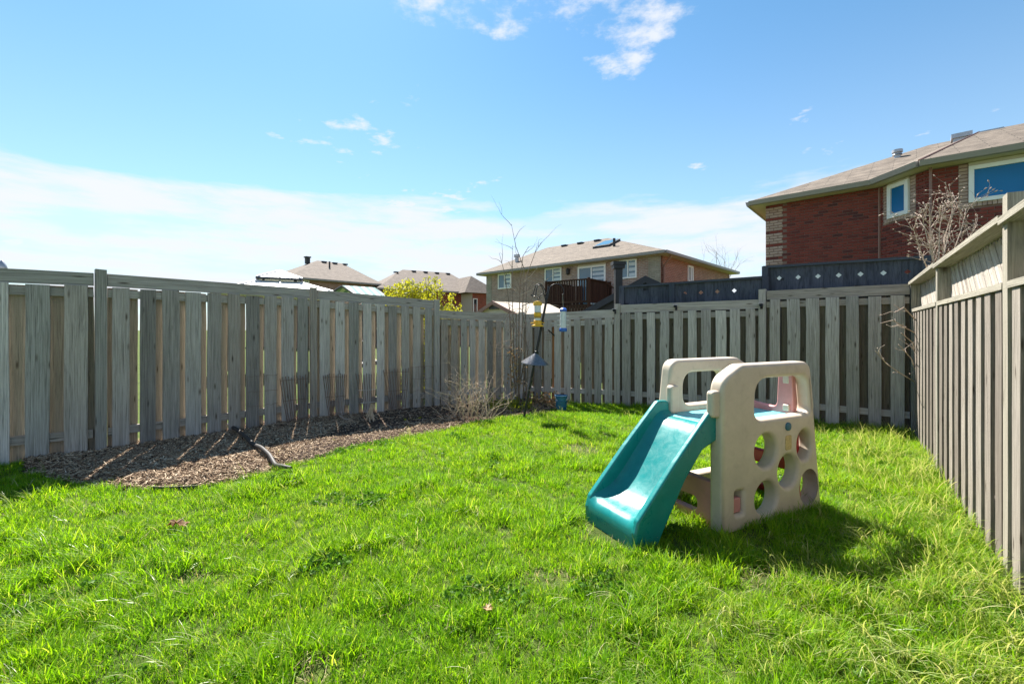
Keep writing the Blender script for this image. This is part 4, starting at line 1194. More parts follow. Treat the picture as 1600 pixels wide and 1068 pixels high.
def hip_house(label, FL, FR, depth, ze, zr, r0, r1, wallmats, over=.4, roofmat='shingle_far', vents=(), away=None):
    """rectangular house: FL->FR front eave (plan), hipped roof with ridge between r0 and r1 along the front"""
    d = (FR - FL).normalized(); n = Vector((-d[1], d[0]))          # n points away from the viewer
    ln = (FR - FL).length
    BL, BR = FL + n * depth, FR + n * depth
    t = thing('brick_house', label, 'house', (*(FL + (BR - FL) / 2), 0))
    wl, wr = FL + d * over + n * over, FR - d * over + n * over
    bl, br = BL + d * over - n * over, BR - d * over - n * over
    obj('front_wall', wall_quad(wl, wr, 0, ze - .02), M[wallmats[0]], t, uv=True)
    obj('side_wall', wall_quad(wr, br, 0, ze - .02), M[wallmats[1]], t, uv=True)
    obj('side_wall', wall_quad(bl, wl, 0, ze - .02), M[wallmats[1]], t, uv=True)
    obj('back_wall', wall_quad(br, bl, 0, ze - .02), M[wallmats[0]], t, uv=True)
    E = [Vector((*q, ze)) for q in (FL, FR, BR, BL)]
    mid = FL + n * depth / 2
    R0, R1 = Vector((*(mid + d * r0), zr)), Vector((*(mid + d * r1), zr))
    mb = MB(); mb.v = [tuple(v) for v in E + [R0, R1]]
    mb.f = [(0, 1, 5, 4), (1, 2, 5), (2, 3, 4, 5), (3, 0, 4), (3, 2, 1, 0)]
    roof = obj('roof', mb, M[roofmat], t, uv=True)
    fa = MB()
    for i in range(4):
        a, b = E[i], E[(i + 1) % 4]; e = (b - a).normalized(); o = Vector((e[1], -e[0], 0)) * .08
        fa.hexa([a + Vector((0, 0, -.14)), b + Vector((0, 0, -.14)), b + o + Vector((0, 0, -.12)), a + o + Vector((0, 0, -.12))],
                [a + Vector((0, 0, -.005)), b + Vector((0, 0, -.005)), b + o + Vector((0, 0, .0)), a + o + Vector((0, 0, .0))])
    obj('gutter', fa, M['fascia'], roof)
    so = MB(); so.slab([E[0] + Vector((0, 0, -.13)), E[3] + Vector((0, 0, -.13)), E[2] + Vector((0, 0, -.13)), E[1] + Vector((0, 0, -.13))], .02); obj('soffit', so, M['soffit'], roof)
    # roof vents just below the ridge on the front slope
    for s, k in vents:
        p = (FL + d * s + n * (depth / 2 * k)); z = ze + (zr - ze) * k
        mb = MB(); mb.box((p[0], p[1], z + .03), .36, .3, .10, (d[0], d[1], 0)); obj('roof_vent', mb, M['vent_black'], roof)
    return t, roof, d, n, Vector(wl), Vector(wr), br

# house C: brown brick with deck
FLc, FRc = Vector((-2.1, 27.0)), Vector((6.5, 19.0))
hc, hc_roof, dc, nc, wlc, wrc, brc = hip_house('brown brick house with a raised deck and hipped roof', FLc, FRc, 10, 4.71, 6.75, 1.4, 6.0, ('brick_c', 'brick_c_side'), .4, 'shingle',
    [(3.2, .90), (4.4, .90), (5.6, .90)])
def cwin(x0, x1, y0, y1, panes, mats, blinds=True, name='window', fr=.07):
    xm = (x0 + x1) / 2
    t0, _ = onwall(x0, y0, wlc, dc); t1, _ = onwall(x1, y0, wlc, dc)
    _, za = onwall(xm, y1, wlc, dc); _, zb = onwall(xm, y0, wlc, dc)
    window(hc, wlc, dc, t0, t1, za, zb, panes, mats, fr, blinds, name)
    return t0, t1, za, zb
cwin(779, 799.5, 427.5, 451, 2, ('glass',))
cwin(852, 878, 418.5, 441, 2, ('glass',))
td = cwin(903.5, 947, 415, 481, 2, ('glass',), True, 'patio_door', .09)
tw = cwin(968, 995.5, 405.5, 435, 2, ('glass',))
def c_extra():
    D3 = Vector((*dc, 0)); n = -Vector((*nc, 0)); A = Vector((*wlc, 0))
    ln = (wrc - wlc).length
    def panel(name, t0, t1, z0, z1, o, mat, par=hc, uv=False):
        pt = lambda t, z, q: A + D3 * t + n * q + Vector((0, 0, z))
        mb = MB().hexa([pt(t0, z0, o), pt(t1, z0, o), pt(t1, z0, -.01), pt(t0, z0, -.01)][::1], [pt(t0, z1, o), pt(t1, z1, o), pt(t1, z1, -.01), pt(t0, z1, -.01)])
        obj(name, mb, M[mat], par, uv=uv)
    panel('header', td[0], td[1], td[3], 4.55, .03, 'soffit')
    panel('header', tw[0] - .05, tw[1] + .05, tw[3], 4.55, .03, 'soffit')
    panel('quoin', 0, .45, 0, 4.56, .02, 'quoin_c', uv=True)
    panel('quoin', ln - .55, ln + .02, 0, 4.56, .02, 'quoin_c', uv=True)
    # right side: window and downspout
    S0 = Vector((wrc[0], wrc[1])); SD = Vector((brc - wrc)).normalized()
    t0, zt = onwall(1074, 414, S0, SD); t1, _ = onwall(1082, 417, S0, SD); _, zb = onwall(1078, 441, S0, SD)
    window(hc, S0, SD, t0, t1, zb, zt, 2, ('glass_dark', 'blind'), .09, False)
    ds = MB(); so_ = Vector((SD[1], -SD[0], 0)); p = Vector((*S0, 0)) + Vector((*SD, 0)) * .25 + so_ * .05
    ds.tube([p + Vector((0, 0, 0)), p + Vector((0, 0, 4.1)), p + so_ * .1 + Vector((0, 0, 4.25)), p + so_ * .3 + Vector((0, 0, 4.5)), p + so_ * .34 + Vector((0, 0, 4.6))], .045, 6); obj('downspout', ds, M['pipe_brown'], hc)
    # chimney cap, skylight, vent pipe on the front slope
    def slope(s, k): q = FLc + dc * s + nc * (5 * k); return Vector((q[0], q[1], 4.71 + (6.75 - 4.71) * k))
    v = MB(); p = slope(1.6, .36); v.lathe(p, [(.12, -.1), (.12, .28), (.19, .28), (.19, .42), (0, .45)], 12); obj('flue_pipe', v, M['vent_grey'], hc_roof, smooth=True)
    v = MB(); p = slope(8.0, .45); v.lathe(p, [(.07, -.1), (.07, .42), (0, .42)], 10); obj('vent_pipe', v, M['vent_black'], hc_roof, smooth=True)
    a, b, c, e = slope(6.6, .48), slope(7.6, .48), slope(7.6, .72), slope(6.6, .72); up = Vector((0, 0, .12))
    v = MB().hexa([a, b, c, e], [q + up for q in (a, b, c, e)]); sk = obj('skylight', v, M['vent_black'], hc_roof)
    a2, b2, c2, e2 = [x.lerp((a + c) / 2, .12) + up * 1.02 for x in (a, b, c, e)]
    v = MB().hexa([a2, b2, c2, e2], [q + up * .1 for q in (a2, b2, c2, e2)]); obj('pane', v, M['glass'], sk)
    # deck
    dk = thing('raised_deck', 'dark brown raised wooden deck with baluster railing on the brown house', 'deck', (2.9, 20.6, 0))
    Ad, Bd, Cd = Vector((1.57, 20.6)), Vector((3.29, 19.2)), Vector((4.30, 20.55))
    back = Cd - Bd; Dd = Ad + back * 1.3; Cd2 = Bd + back * 1.25
    poly = [Ad, Bd, Cd2, Dd]; zf, zr_ = 2.42, 3.5
    mb = MB().slab([Vector((*q, zf)) for q in poly], .04); obj('floor', mb, M['brown_wood'], dk)
    def run(a, b, za=0, zb=0, mat='brown_wood'):
        a3, b3 = Vector((*a, 0)), Vector((*b, 0)); ln = (b3 - a3).length; dd = (b3 - a3).normalized()
        H = lambda s, z: a3 + dd * s + Vector((0, 0, z + lerp(za, zb, s / ln)))
        nn = Vector((-dd[1], dd[0], 0))
        beam('rail', H(0, zr_), H(ln, zr_), nn, .14, .05, mat, dk, .004)
        beam('rail', H(0, zf + .12), H(ln, zf + .12), nn, .05, .08, mat, dk, .004)
        k = 1
        while k * .125 < ln - .05:
            beam('baluster', H(k * .125, zf + .12), H(k * .125, zr_), dd, .045, .045, mat, dk, .004); k += 1
        if za == zb:
            k = 0
            while k * .15 < ln - .02:
                s = k * .15 + .075
                beam('skirt_board', H(min(s, ln - .05), zf - .46), H(min(s, ln - .05), zf - .045), dd, .12, .02, mat, dk, .004); k += 1
    run(Ad, Bd); run(Bd, Cd2); run(Dd, Ad)
    run(Cd, Cd + Vector((.95, -.2)), 0, -.75)
    for q in (Ad, Bd, Cd, Dd, Cd2): beam('post', Vector((*q, 0)), Vector((*q, zr_ + .06)), (1, 0, 0), .12, .12, 'brown_wood', dk, .004)
    # privacy boards beside the door
    for k in range(5):
        q = Ad.lerp(Bd, .1 + k * .09) + (back * .9); beam('screen_board', Vector((*q, zf)), Vector((*q, zr_ - .1)), Vector((*dc, 0)), .16, .03, 'brown_wood', dk, .004)
    lam = MB(); p = A + D3 * onwall(889, 425, wlc, dc)[0] + n * .1 + Vector((0, 0, onwall(889, 425, wlc, dc)[1]))
    lam.lathe(p, [(.02, .2), (.10, .15), (.09, -.1), (.03, -.15)], 10); obj('wall_lamp', lam, M['black'], hc)
c_extra()

ha = hip_house('pinkish brick house with tall taupe hipped roof behind the gazebo', Vector((-14.9, 30.0)), Vector((-10.1, 35.3)), 9, 4.88, 6.85, 3.9, 6.0, ('brick_a', 'brick_a'), .4, 'shingle_far',
    [(4.3, .93), (5.2, .93), (6.1, .93)])
def a_extra():
    t, roof, d, n, wl, wr, br = ha
    t0, zt = onwall(474, 437, wl, d); t1, _ = onwall(483, 437, wl, d); _, zb = onwall(478, 447, wl, d)
    window(t, wl, d, t0, t1, zb, zt, 2, ('glass',), .08)
    mid = Vector((-14.9, 30.0)) + n * 4.9 + d * 3.3
    v = MB(); v.box((mid[0], mid[1], 6.8), .3, .3, .5, (d[0], d[1], 0)); v.box((mid[0], mid[1], 7.08), .42, .42, .09, (d[0], d[1], 0)); obj('chimney', v, M['vent_black'], roof)
    q = Vector((-14.9, 30.0)) + d * 4.2 + n * 3.0
    v = MB(); v.lathe(Vector((q[0], q[1], 6.1)), [(.07, 0), (.07, .55), (0, .55)], 8); obj('vent_pipe', v, M['vent_black'], roof)
a_extra()
hb = hip_house('red brick house with long taupe roof behind the leafy shrub', Vector((-10.2, 34.0)), Vector((-2.4, 39.0)), 9, 4.5, 6.62, 3.5, 8.0, ('brick_b', 'brick_b'), .4, 'shingle_far',
    [(2.6, .80), (4.4, .93), (5.5, .93), (6.6, .93), (7.7, .93)])
def b_extra():
    t, roof, d, n, wl, wr, br = hb
    # projecting wing on the right with its own hip
    a = Vector((-2.4, 39.0)) - d * 2.6 - n * 1.4; b = a + d * 3.6
    e = [Vector((*q, 4.35)) for q in (a, b, b + n * 5, a + n * 5)]; r0 = Vector((*(a + d * 1.5 + n * 1.8), 5.95)); r1 = Vector((*(a + d * 1.5 + n * 5), 5.95))
    mb = MB(); mb.v = [tuple(v) for v in e + [r0, r1]]; mb.f = [(0, 1, 4), (1, 2, 5, 4), (2, 3, 5), (3, 0, 4, 5), (3, 2, 1, 0)]
    obj('wing_roof', mb, M['shingle_far'], t, uv=True)
    obj('wing_wall', wall_quad(a + d * .9 + n * .4, b - d * .3 + n * .4, 0, 4.33), M['brick_b'], t, uv=True)
    obj('wing_wall', wall_quad(a + d * .4 + n * 2.4, a + d * .9 + n * .4, 0, 4.33), M['soffit'], t, uv=True)
    t0, _ = onwall(724.5, 470, a + n * .4, d); t1, _ = onwall(728.5, 470, a + n * .4, d)
    window(t, a + n * .4, d, .95, 1.35, 2.2, 3.9, 1, ('glass_dark',), .06)
b_extra()

# house D: large red brick house on the right
def house_d():
    ZE = 5.15
    E = [Vector(q) for q in ((7.1, 13.4), (9.2, 11.47), (9.24, 10.17), (10.48, 9.18), (14.6, 5.81))]
    Wd = [Vector(q) for q in ((7.6, 13.42), (9.54, 11.63), (9.57, 10.36), (14.9, 6.0))]
    t = thing('brick_house', 'red brick house with pale quoins and large blue window above the charcoal fence', 'house', (11, 13, 0))
    L0 = Vector((12.6, 19.4))
    zw = ZE - .13
    names = ['front_wall', 'bay_wall', 'front_wall']
    walls = []
    for i in range(3):
        walls.append(obj(names[i], wall_quad(Wd[i], Wd[i + 1], 0, zw), M['mortar'], t))
    sidew = obj('side_wall', wall_quad(L0 + Vector((.2, -.3)), Wd[0], 0, zw), M['brick_b'], t, uv=True)
    # windows
    d1 = (Wd[2] - Wd[1]).normalized(); d2 = (Wd[3] - Wd[2]).normalized(); d0 = (Wd[1] - Wd[0]).normalized()
    a0, zt = onwall(1389, 292, Wd[1], d1); a1, _ = onwall(1422, 285, Wd[1], d1); _, zb = onwall(1389, 342.5, Wd[1], d1)
    _, zt = onwall(1389, 291, Wd[1], d1)
    window(t, Wd[1], d1, a0, a1, zb, zt, 1, ('glass_deep',), .10)
    b0, zt2 = onwall(1513, 261, Wd[2], d2); _, zb2 = onwall(1513, 317.5, Wd[2], d2); b1 = b0 + 1.75
    window(t, Wd[2], d2, b0, b1, zb2, zt2, 1, ('glass_deep',), .085)
    def strip(A, D, t0, t1, z0, z1, mat, name):
        D3 = Vector((*D, 0)); n = Vector((D[1], -D[0], 0)); A3 = Vector((*A, 0)); pt = lambda s, z, o: A3 + D3 * s + n * o + Vector((0, 0, z))
        mb = MB().hexa([pt(t0, z0, .035), pt(t1, z0, .035), pt(t1, z0, 0), pt(t0, z0, 0)], [pt(t0, z1, .035), pt(t1, z1, .035), pt(t1, z1, 0), pt(t0, z1, 0)])
        return obj(name, mb, M[mat], t)
    strip(Wd[1], d1, a0, a1, zt, zw, 'soffit', 'header')
    strip(Wd[2], d2, b0, b1, zt2, zw, 'soffit', 'header')
    # bricks, running bond, in front of the mortar
    unit = {}
    def brick_mesh(ln, mat):
        key = (round(ln, 3), mat)
        if key not in unit:
            mb = MB(); c = .006; h, dp = .066, .014
            x = ln / 2
            mb.add([(-x, 0, 0), (x, 0, 0), (x, 0, h), (-x, 0, h), (-x + c, -dp, c), (x - c, -dp, c), (x - c, -dp, h - c), (-x + c, -dp, h - c)],
                   [(4, 5, 6, 7), (0, 1, 5, 4), (1, 2, 6, 5), (2, 3, 7, 6), (3, 0, 4, 7)])
            unit[key] = mesh_from('brick', mb, M[mat])
        return unit[key]
    placed = []
    spans = [(0, d0, (Wd[1] - Wd[0]).length, None), (1, d1, (Wd[2] - Wd[1]).length, (a0, a1, zb, zt)), (2, d2, 3.2, (b0, b1, zb2, zt2))]
    for wi, D, ln, win in spans:
        row = 0; z = 2.7 if wi else 3.03
        while z + .07 < zw + .02:
            off = (row % 2) * .11
            s = -off
            while s < ln:
                e0, e1 = max(s, 0), min(s + .21, ln)
                s += .22
                if e1 - e0 < .05: continue
                mat = 'brick_d'
                if wi == 0 and e0 < .42 and row % 5: mat = 'brick_pale'
                if wi == 0 and e0 < .42 and e1 > .45: e1 = .45
                if win:
                    w0, w1, wz0, wz1 = win; m = .16
                    if e1 > w0 - m and e0 < w1 + m and z + .07 > wz0 - .09:
                        for (x0, x1) in ((e0, min(e1, w0 - m)), (max(e0, w1 + m), e1)):
                            if x1 - x0 > .04: placed.append((wi, D, (x0 + x1) / 2, x1 - x0, z, mat))
                        continue
                placed.append((wi, D, (e0 + e1) / 2, e1 - e0, z, mat))
            if win:
                w0, w1, wz0, wz1 = win
                if z + .07 > wz0 - .09:
                    for x0 in (w0 - .155, w1 + .005): placed.append((wi, D, x0 + .075, .15, z, 'brick_pale'))
            row += 1; z += .077
    n_ind = 0
    rest = {0: {}, 1: {}, 2: {}}
    order = sorted(placed, key=lambda b: (Wd[b[0]] + b[1] * b[2]).length + (30 if b[4] < 3.25 else 0) + (60 if b[0] == 2 and b[2] > 1.75 else 0) - (9 if b[5] == 'brick_pale' else 0))
    for (wi, D, s, ln, z, mat) in order:
        D3 = Vector((*D, 0)); p = Vector((*(Wd[wi] + D * s), z))
        if n_ind < 300:
            q = round(ln / .03) * .03 if ln < .2 else .21
            o = bpy.data.objects.new('brick', brick_mesh(min(q, ln) if q > ln else q, mat))
            COL.objects.link(o); o.parent = walls[wi]
            o.location = p - WO[walls[wi].name]; o.rotation_euler = (0, 0, math.atan2(D[1], D[0])); n_ind += 1
        else:
            me = brick_mesh(ln, mat); mb = rest[wi].setdefault(mat, MB())
            r = Matrix.Translation(p) @ Matrix.Rotation(math.atan2(D[1], D[0]), 4, 'Z')
            mb.add([r @ v.co for v in me.vertices], [tuple(f.vertices) for f in me.polygons])
    for wi in rest:
        for mat, mb in rest[wi].items():
            obj('brick_courses', mb, M[mat], walls[wi])['kind'] = 'stuff'
    # sills: soldier bricks
    for wi, D, (w0, w1, wz0) in ((1, d1, (a0 - .1, a1 + .1, zb)), (2, d2, (b0 - .1, b1 + .1, zb2))):
        k = w0; n_ = Vector((D[1], -D[0], 0))
        while k < w1 - .03:
            p = Vector((*(Wd[wi] + D * (k + .04)), wz0 - .09)) + n_ * .001
            mb = MB(); mb.box(p + Vector((0, 0, .045)) + n_ * .01, .066, .036, .088, (*D, 0)); obj('sill_brick', mb, M['brick_pale'], walls[wi]); k += .077
    # made-up white band on the wall, added so the fence's cutouts look light
    for A_, D_, l_ in ((Wd[0], d0, (Wd[1] - Wd[0]).length), (Wd[1], d1, .55)):
        strip(A_, D_, 0, l_, 2.62, 3.02 if l_ > 1 else 2.93, 'white', 'added_white_band')
    # gutter, soffit
    g = MB(); pr = [Vector((*q, ZE)) for q in [L0 - Vector((.3, 0))] + E]
    for i in range(len(pr) - 1):
        a, b = pr[i], pr[i + 1]; e = (b - a).normalized(); o = Vector((e[1], -e[0], 0)) * .11
        g.hexa([a + Vector((0, 0, -.13)), b + Vector((0, 0, -.13)), b + o * .7 + Vector((0, 0, -.12)), a + o * .7 + Vector((0, 0, -.12))], [a, b, b + o, a + o])
    obj('gutter', g, M['fascia'], t)
    sf = MB(); zz = Vector((0, 0, ZE - .12))
    pts = [L0 - Vector((.3, 0))] + E; ins = [L0 + Vector((.5, 0)), Wd[0] + Vector((.3, .3)), Wd[1] + Vector((.25, .25)), Wd[2] + Vector((.25, .25)), Wd[2] + d2 * 2 + Vector((.25, .25)), Wd[3] + Vector((.25, .25))]
    for i in range(5): sf.slab([Vector((*pts[i], 0)) + zz, Vector((*ins[i], 0)) + zz, Vector((*ins[i + 1], 0)) + zz, Vector((*pts[i + 1], 0)) + zz], .02)
    obj('soffit', sf, M['soffit'], t)
    # downspouts
    for q, D in ((Wd[1], d0), (Wd[1] + d1 * (a1 + .55), d1)):
        n_ = Vector((D[1], -D[0], 0)); p = Vector((*q, 0)) + n_ * .035
        mb = MB(); mb.tube([p, p + Vector((0, 0, zw))], .03, 6); obj('downspout', mb, M['pipe_brown'], t)
    # roofs
    n1 = Vector((.67, .742)); al = Vector((.742, -.67)); sl = .45
    def roofpt(b, r): return Vector((b[0], b[1], ZE + .02 + sl * r))
    e0, eR = E[0], E[0] + al * 14
    h0 = e0 + (n1 + al) * 4; h1 = h0 + al * 9; bk0 = e0 + n1 * 8; bkR = eR + n1 * 8
    mb = MB(); mb.v = [tuple(v) for v in (roofpt(e0, 0), roofpt(eR, 0), roofpt(h1, 4), roofpt(h0, 4), roofpt(bk0, 0), roofpt(bkR, 0))]
    mb.f = [(0, 1, 2, 3), (4, 0, 3), (5, 4, 3, 2), (1, 5, 2)]
    r1 = obj('roof', mb, M['shingle'], t, uv=True)
    n2 = Vector((d2[1] * -1, d2[0])); n2 = n2 if n2[1] > 0 else -n2
    hv = Vector((1, (1 - n2[0]) / n2[1]))
    e2 = E[2]; e3 = e2 + (E[4] - E[2]).normalized() * 9; hh = e2 + hv * 2.7; hr = hh + (e3 - e2).normalized() * 7; back = Vector((e2[0] - .03, 15.5)); hb_ = back + Vector((2.7, 0))
    mb = MB(); mb.v = [tuple(v) for v in (roofpt(e2, 0), roofpt(e3, 0), roofpt(hr, 2.7), roofpt(hh, 2.7), roofpt(E[1] + Vector((-.01, .05)), 0), roofpt(Vector((9.2 + 2.7, 13.2)), 2.7), roofpt(hr + n2 * 4, 2.6))]
    mb.f = [(0, 1, 2, 3), (4, 0, 3, 5), (3, 2, 6, 5)]
    obj('bay_roof', mb, M['shingle'], t, uv=True)
    hp = MB(); hp.tube([roofpt(e2, 0) + Vector((0, 0, .01)), roofpt(hh, 2.7) + Vector((0, 0, .0))], .022, 6); obj('hip_cap', hp, M['pipe_brown'], r1)
    def box_vent(px, py, dd, w, mat):
        c = at(px, py, dd); mb = MB(); mb.box(c, w, .45, .12, (al[0], al[1], 0)); mb.box(c + Vector((0, 0, -.12)), w * .8, .35, .2, (al[0], al[1], 0)); obj('roof_vent', mb, M[mat], r1)
    box_vent(1502, 214, 12.6, .42, 'vent_grey'); box_vent(1547, 210, 11.4, .44, 'vent_grey')
    c = at(1402, 245, 13.3); mb = MB(); mb.lathe(c, [(.08, -.2), (.08, .04), (.12, .05), (.10, .1), (.13, .12), (.13, .2), (0, .22)], 12); obj('flue_pipe', mb, M['vent_grey'], r1, smooth=True)
house_d()

# ------------------------------------------------------------------ garden buildings beyond the fences
def gazebo():
    d = 14.0; c = Vector(((437 - 800) / F * d, d, 0))
    t = thing('gazebo', 'grey two-tier metal roof gazebo beyond the fence', 'gazebo', c)
    a = R(28)
    def sq(r, z): return [c + Vector((math.cos(a + math.pi / 2 * k + .785) * r, math.sin(a + math.pi / 2 * k + .785) * r, z)) for k in range(4)]
    def tier(r0, z0, r1, z1, name):
        b, u = sq(r0, z0), sq(r1, z1); mb = MB()
        for k in range(4):
            mb.slab([b[k], b[(k + 1) % 4], u[(k + 1) % 4], u[k]], .02)
        tr = obj(name, mb, M['gaz_light'], t)
        for k in range(4):
            m2 = MB(); m2.tube([b[k], u[k]], .035, 5); obj('hip_rib', m2, M['gaz_light'], tr)
            m2 = MB(); m2.tube([(b[k] + b[(k + 1) % 4]) / 2 + Vector((0, 0, .02)), (u[k] + u[(k + 1) % 4]) / 2 + Vector((0, 0, .02))], .022, 5); obj('seam_rib', m2, M['gaz_light'], tr)
            m2 = MB(); m2.tube([b[k] - Vector((0, 0, .03)), b[(k + 1) % 4] - Vector((0, 0, .03))], .035, 5); obj('eave_trim', m2, M['gaz_dark'], tr)
    tier(2.35, 2.38, .72, 2.80, 'lower_roof')
    tier(.86, 2.90, .04, 3.16, 'upper_roof')
    s0, s1 = sq(.62, 2.72), sq(.62, 2.95)
    for k in range(4): m2 = MB(); m2.tube([s0[k], s1[k]], .03, 5); obj('vent_strut', m2, M['gaz_dark'], t)
    s0, s1 = sq(2.1, 0), sq(2.1, 2.42)
    for k in range(4): m2 = MB(); m2.box((s0[k] + s1[k]) / 2, .1, .1, 2.42); obj('post', m2, M['gaz_dark'], t)
gazebo()
def swing():
    d = 10.5; a, b = at(534, 445.5, d), at(586, 449, d + 1.2)
    t = thing('canopy_swing', 'green and white striped swing canopy beyond the fence', 'canopy', Vector(((a[0] + b[0]) / 2, (a[1] + b[1]) / 2, 0)))
    m, nt, bs = new_mat('striped_canvas')
    tc = node(nt, 'ShaderNodeTexCoord'); wv = node(nt, 'ShaderNodeTexWave', wave_type='BANDS', bands_direction='X'); wv.inputs['Scale'].default_value = 1.15
    mp = node(nt, 'ShaderNodeMapping'); mp.inputs['Rotation'].default_value = (0, 0, -.85)
    nt.links.new(tc.outputs['Object'], mp.inputs[0]); nt.links.new(mp.outputs[0], wv.inputs[0])
    nt.links.new(ramp_node(nt, wv.outputs[0], [(.42, (.20, .33, .31)), (.55, (.62, .66, .64))]), bs.inputs['Base Color']); bs.inputs['Roughness'].default_value = .9
    dd = (b - a).normalized(); n = Vector((dd[1], -dd[0], 0)).normalized(); dn = Vector((0, 0, -.34))
    mb = MB(); f0, f1 = a + n * .55 + dn, b + n * .55 + dn; r0, r1 = a - n * .6 + dn * .9, b - n * .6 + dn * .9
    mb.slab([f0, f1, b, a], .012); mb.slab([a, b, r1, r0], .012)
    mb.slab([f0 - Vector((0, 0, .2)), f1 - Vector((0, 0, .2)), f1, f0], .012)
    obj('canopy', mb, m, t)
    for e in (a, b):
        p = MB(); p.tube([Vector((e[0], e[1], e[2] - .02)), Vector((e[0], e[1], e[2] - .3)) + n * .5, Vector((e[0], e[1], 0)) + n * .75], .025, 6); obj('frame_leg', p, M['gaz_dark'], t)
        p = MB(); p.tube([Vector((e[0], e[1], e[2] - .02)), Vector((e[0], e[1], e[2] - .3)) - n * .55, Vector((e[0], e[1], 0)) - n * .75], .025, 6); obj('frame_leg', p, M['gaz_dark'], t)
    s = MB(); mid = (a + b) / 2; s.box((mid[0], mid[1], .48), (b - a).length * .85, .5, .1, dd); s.box((mid[0] - n[0] * .28, mid[1] - n[1] * .28, .78), (b - a).length * .85, .08, .5, dd); obj('seat', s, M['gaz_dark'], t)
swing()
def gable_shed(label, apex, rd, ln, hw, ze, roofmat, wallmat, over=.12, name='garden_shed', th=.05):
    """gable end at apex, ridge running along rd"""
    rd = Vector((*Vector(rd).normalized(), 0)); cr = Vector((rd[1], -rd[0], 0)); ap = Vector(apex)
    t = thing(name, label, 'shed', (ap[0], ap[1], 0) if False else (ap[0] + rd[0] * ln / 2, ap[1] + rd[1] * ln / 2, 0))
    dz = Vector((0, 0, ze - ap[2])); en = rd * ln
    r_ = MB(); r_.slab([ap + cr * hw + dz, ap + cr * hw + dz + en, ap + en, ap], th); ro = obj('roof_slope', r_, M[roofmat], t, uv=True)
    r_ = MB(); r_.slab([ap, ap + en, ap - cr * hw + dz + en, ap - cr * hw + dz], th); obj('roof_slope', r_, M[roofmat], t, uv=True)
    w = hw - over; k = w / hw
    up = Vector((0, 0, -.04))
    for e in (rd * .1, en - rd * .1):
        g = MB(); a = ap + e + up
        zs = ap[2] + (ze - ap[2]) * k
        base = Vector((a[0], a[1], 0))
        pl = [base - cr * w, base + cr * w, base + cr * w + Vector((0, 0, zs - .04)), a, base - cr * w + Vector((0, 0, zs - .04))]
        g.slab(pl, .04); obj('gable_wall', g, M[wallmat], t)
    for sgn in (1, -1):
        a = Vector((ap[0], ap[1], 0)) + rd * .12 + cr * (w * sgn); b = a + rd * (ln - .24)
        g = MB(); zs = ap[2] + (ze - ap[2]) * k - .05
        q = cr * (-.04 * sgn)
        g.hexa([a, b, b + q, a + q], [v + Vector((0, 0, zs)) for v in (a, b, b + q, a + q)]); obj('side_wall', g, M[wallmat], t)
    return t, ap, rd, cr
sh, ap, rd, cr = gable_shed('cream resin shed with tan slatted roof behind the fence corner', at(770, 470.5, 12.0), (.76, .65), 2.15, .95, 1.74, 'shed_roof', 'shed_wall')
def shed_vent():
    c = ap - rd * -.06 + Vector((0, 0, -.16)) - rd * .02
    mb = MB(); mb.box(c, .03, .42, .10, rd); obj('gable_vent', mb, M['vent_black'], sh)
    tr = MB()
    for s in (1, -1): tr.hexa([ap - rd * .02 + Vector((0, 0, -.09)), ap - rd * .02 + cr * (.95 * s) + Vector((0, 0, 1.74 - ap[2] - .09)), ap + rd * .02 + cr * (.95 * s) + Vector((0, 0, 1.74 - ap[2] - .09)), ap + rd * .02 + Vector((0, 0, -.09))],
                              [ap - rd * .02 + Vector((0, 0, .012)), ap - rd * .02 + cr * (.95 * s) + Vector((0, 0, 1.74 - ap[2] + .012)), ap + rd * .02 + cr * (.95 * s) + Vector((0, 0, 1.74 - ap[2] + .012)), ap + rd * .02 + Vector((0, 0, .012))])
    obj('barge_board', tr, M['pipe_brown'], sh)
shed_vent()
ds_, ap2, rd2, cr2 = gable_shed('charcoal garden shed with black stovepipe behind the charcoal fence', at(1009, 432, 11.0), (.45, .89), 3.0, 1.62, 1.80, 'shingle', 'shed_dark')
def dark_shed_extra():
    tr = MB(); ze = 1.80
    for s in (1, -1):
        e0, e1 = ap2 - rd2 * .05, ap2 - rd2 * .05 + cr2 * (1.64 * s) + Vector((0, 0, ze - ap2[2] - .01))
        tr.hexa([e0 + Vector((0, 0, -.15)), e1 + Vector((0, 0, -.15)), e1 + rd2 * .08 + Vector((0, 0, -.15)), e0 + rd2 * .08 + Vector((0, 0, -.15))], [e0 + Vector((0, 0, .02)), e1 + Vector((0, 0, .02)), e1 + rd2 * .08 + Vector((0, 0, .02)), e0 + rd2 * .08 + Vector((0, 0, .02))])
    obj('barge_board', tr, M['shed_dark'], ds_)
    c = at(966, 470, 10.3); zt = at(966, 409, 10.3)[2]; c[2] = 0
    p = thing('stovepipe', 'thick black stovepipe with square cap beside the charcoal shed', 'chimney', c)
    mb = MB(); mb.box(c + Vector((0, 0, (zt - .1) / 2)), .16, .16, zt - .1); obj('pipe', mb, M['black'], p)
    mb = MB(); mb.box(c + Vector((0, 0, zt - .12)), .25, .25, .08); mb.box(c + Vector((0, 0, zt - .04)), .29, .29, .075); obj('cap', mb, M['black'], p)
dark_shed_extra()
def post_tip():
    c = at(3, 418, 6.3); t = thing('fence_finial', 'grey pointed finial showing above the far end of the bed fence', 'finial', Vector((c[0], c[1], 0)))
    mb = MB(); mb.box(Vector((c[0], c[1], c[2] / 2 - .02)), .09, .09, c[2] - .02); obj('post', mb, M['vent_grey'], t)
    mb = MB(); mb.lathe(c - Vector((0, 0, .03)), [(.05, 0), (.055, .03), (.045, .07), (.02, .12), (0, .14)], 12); obj('tip', mb, M['vent_grey'], t, smooth=True)
post_tip()

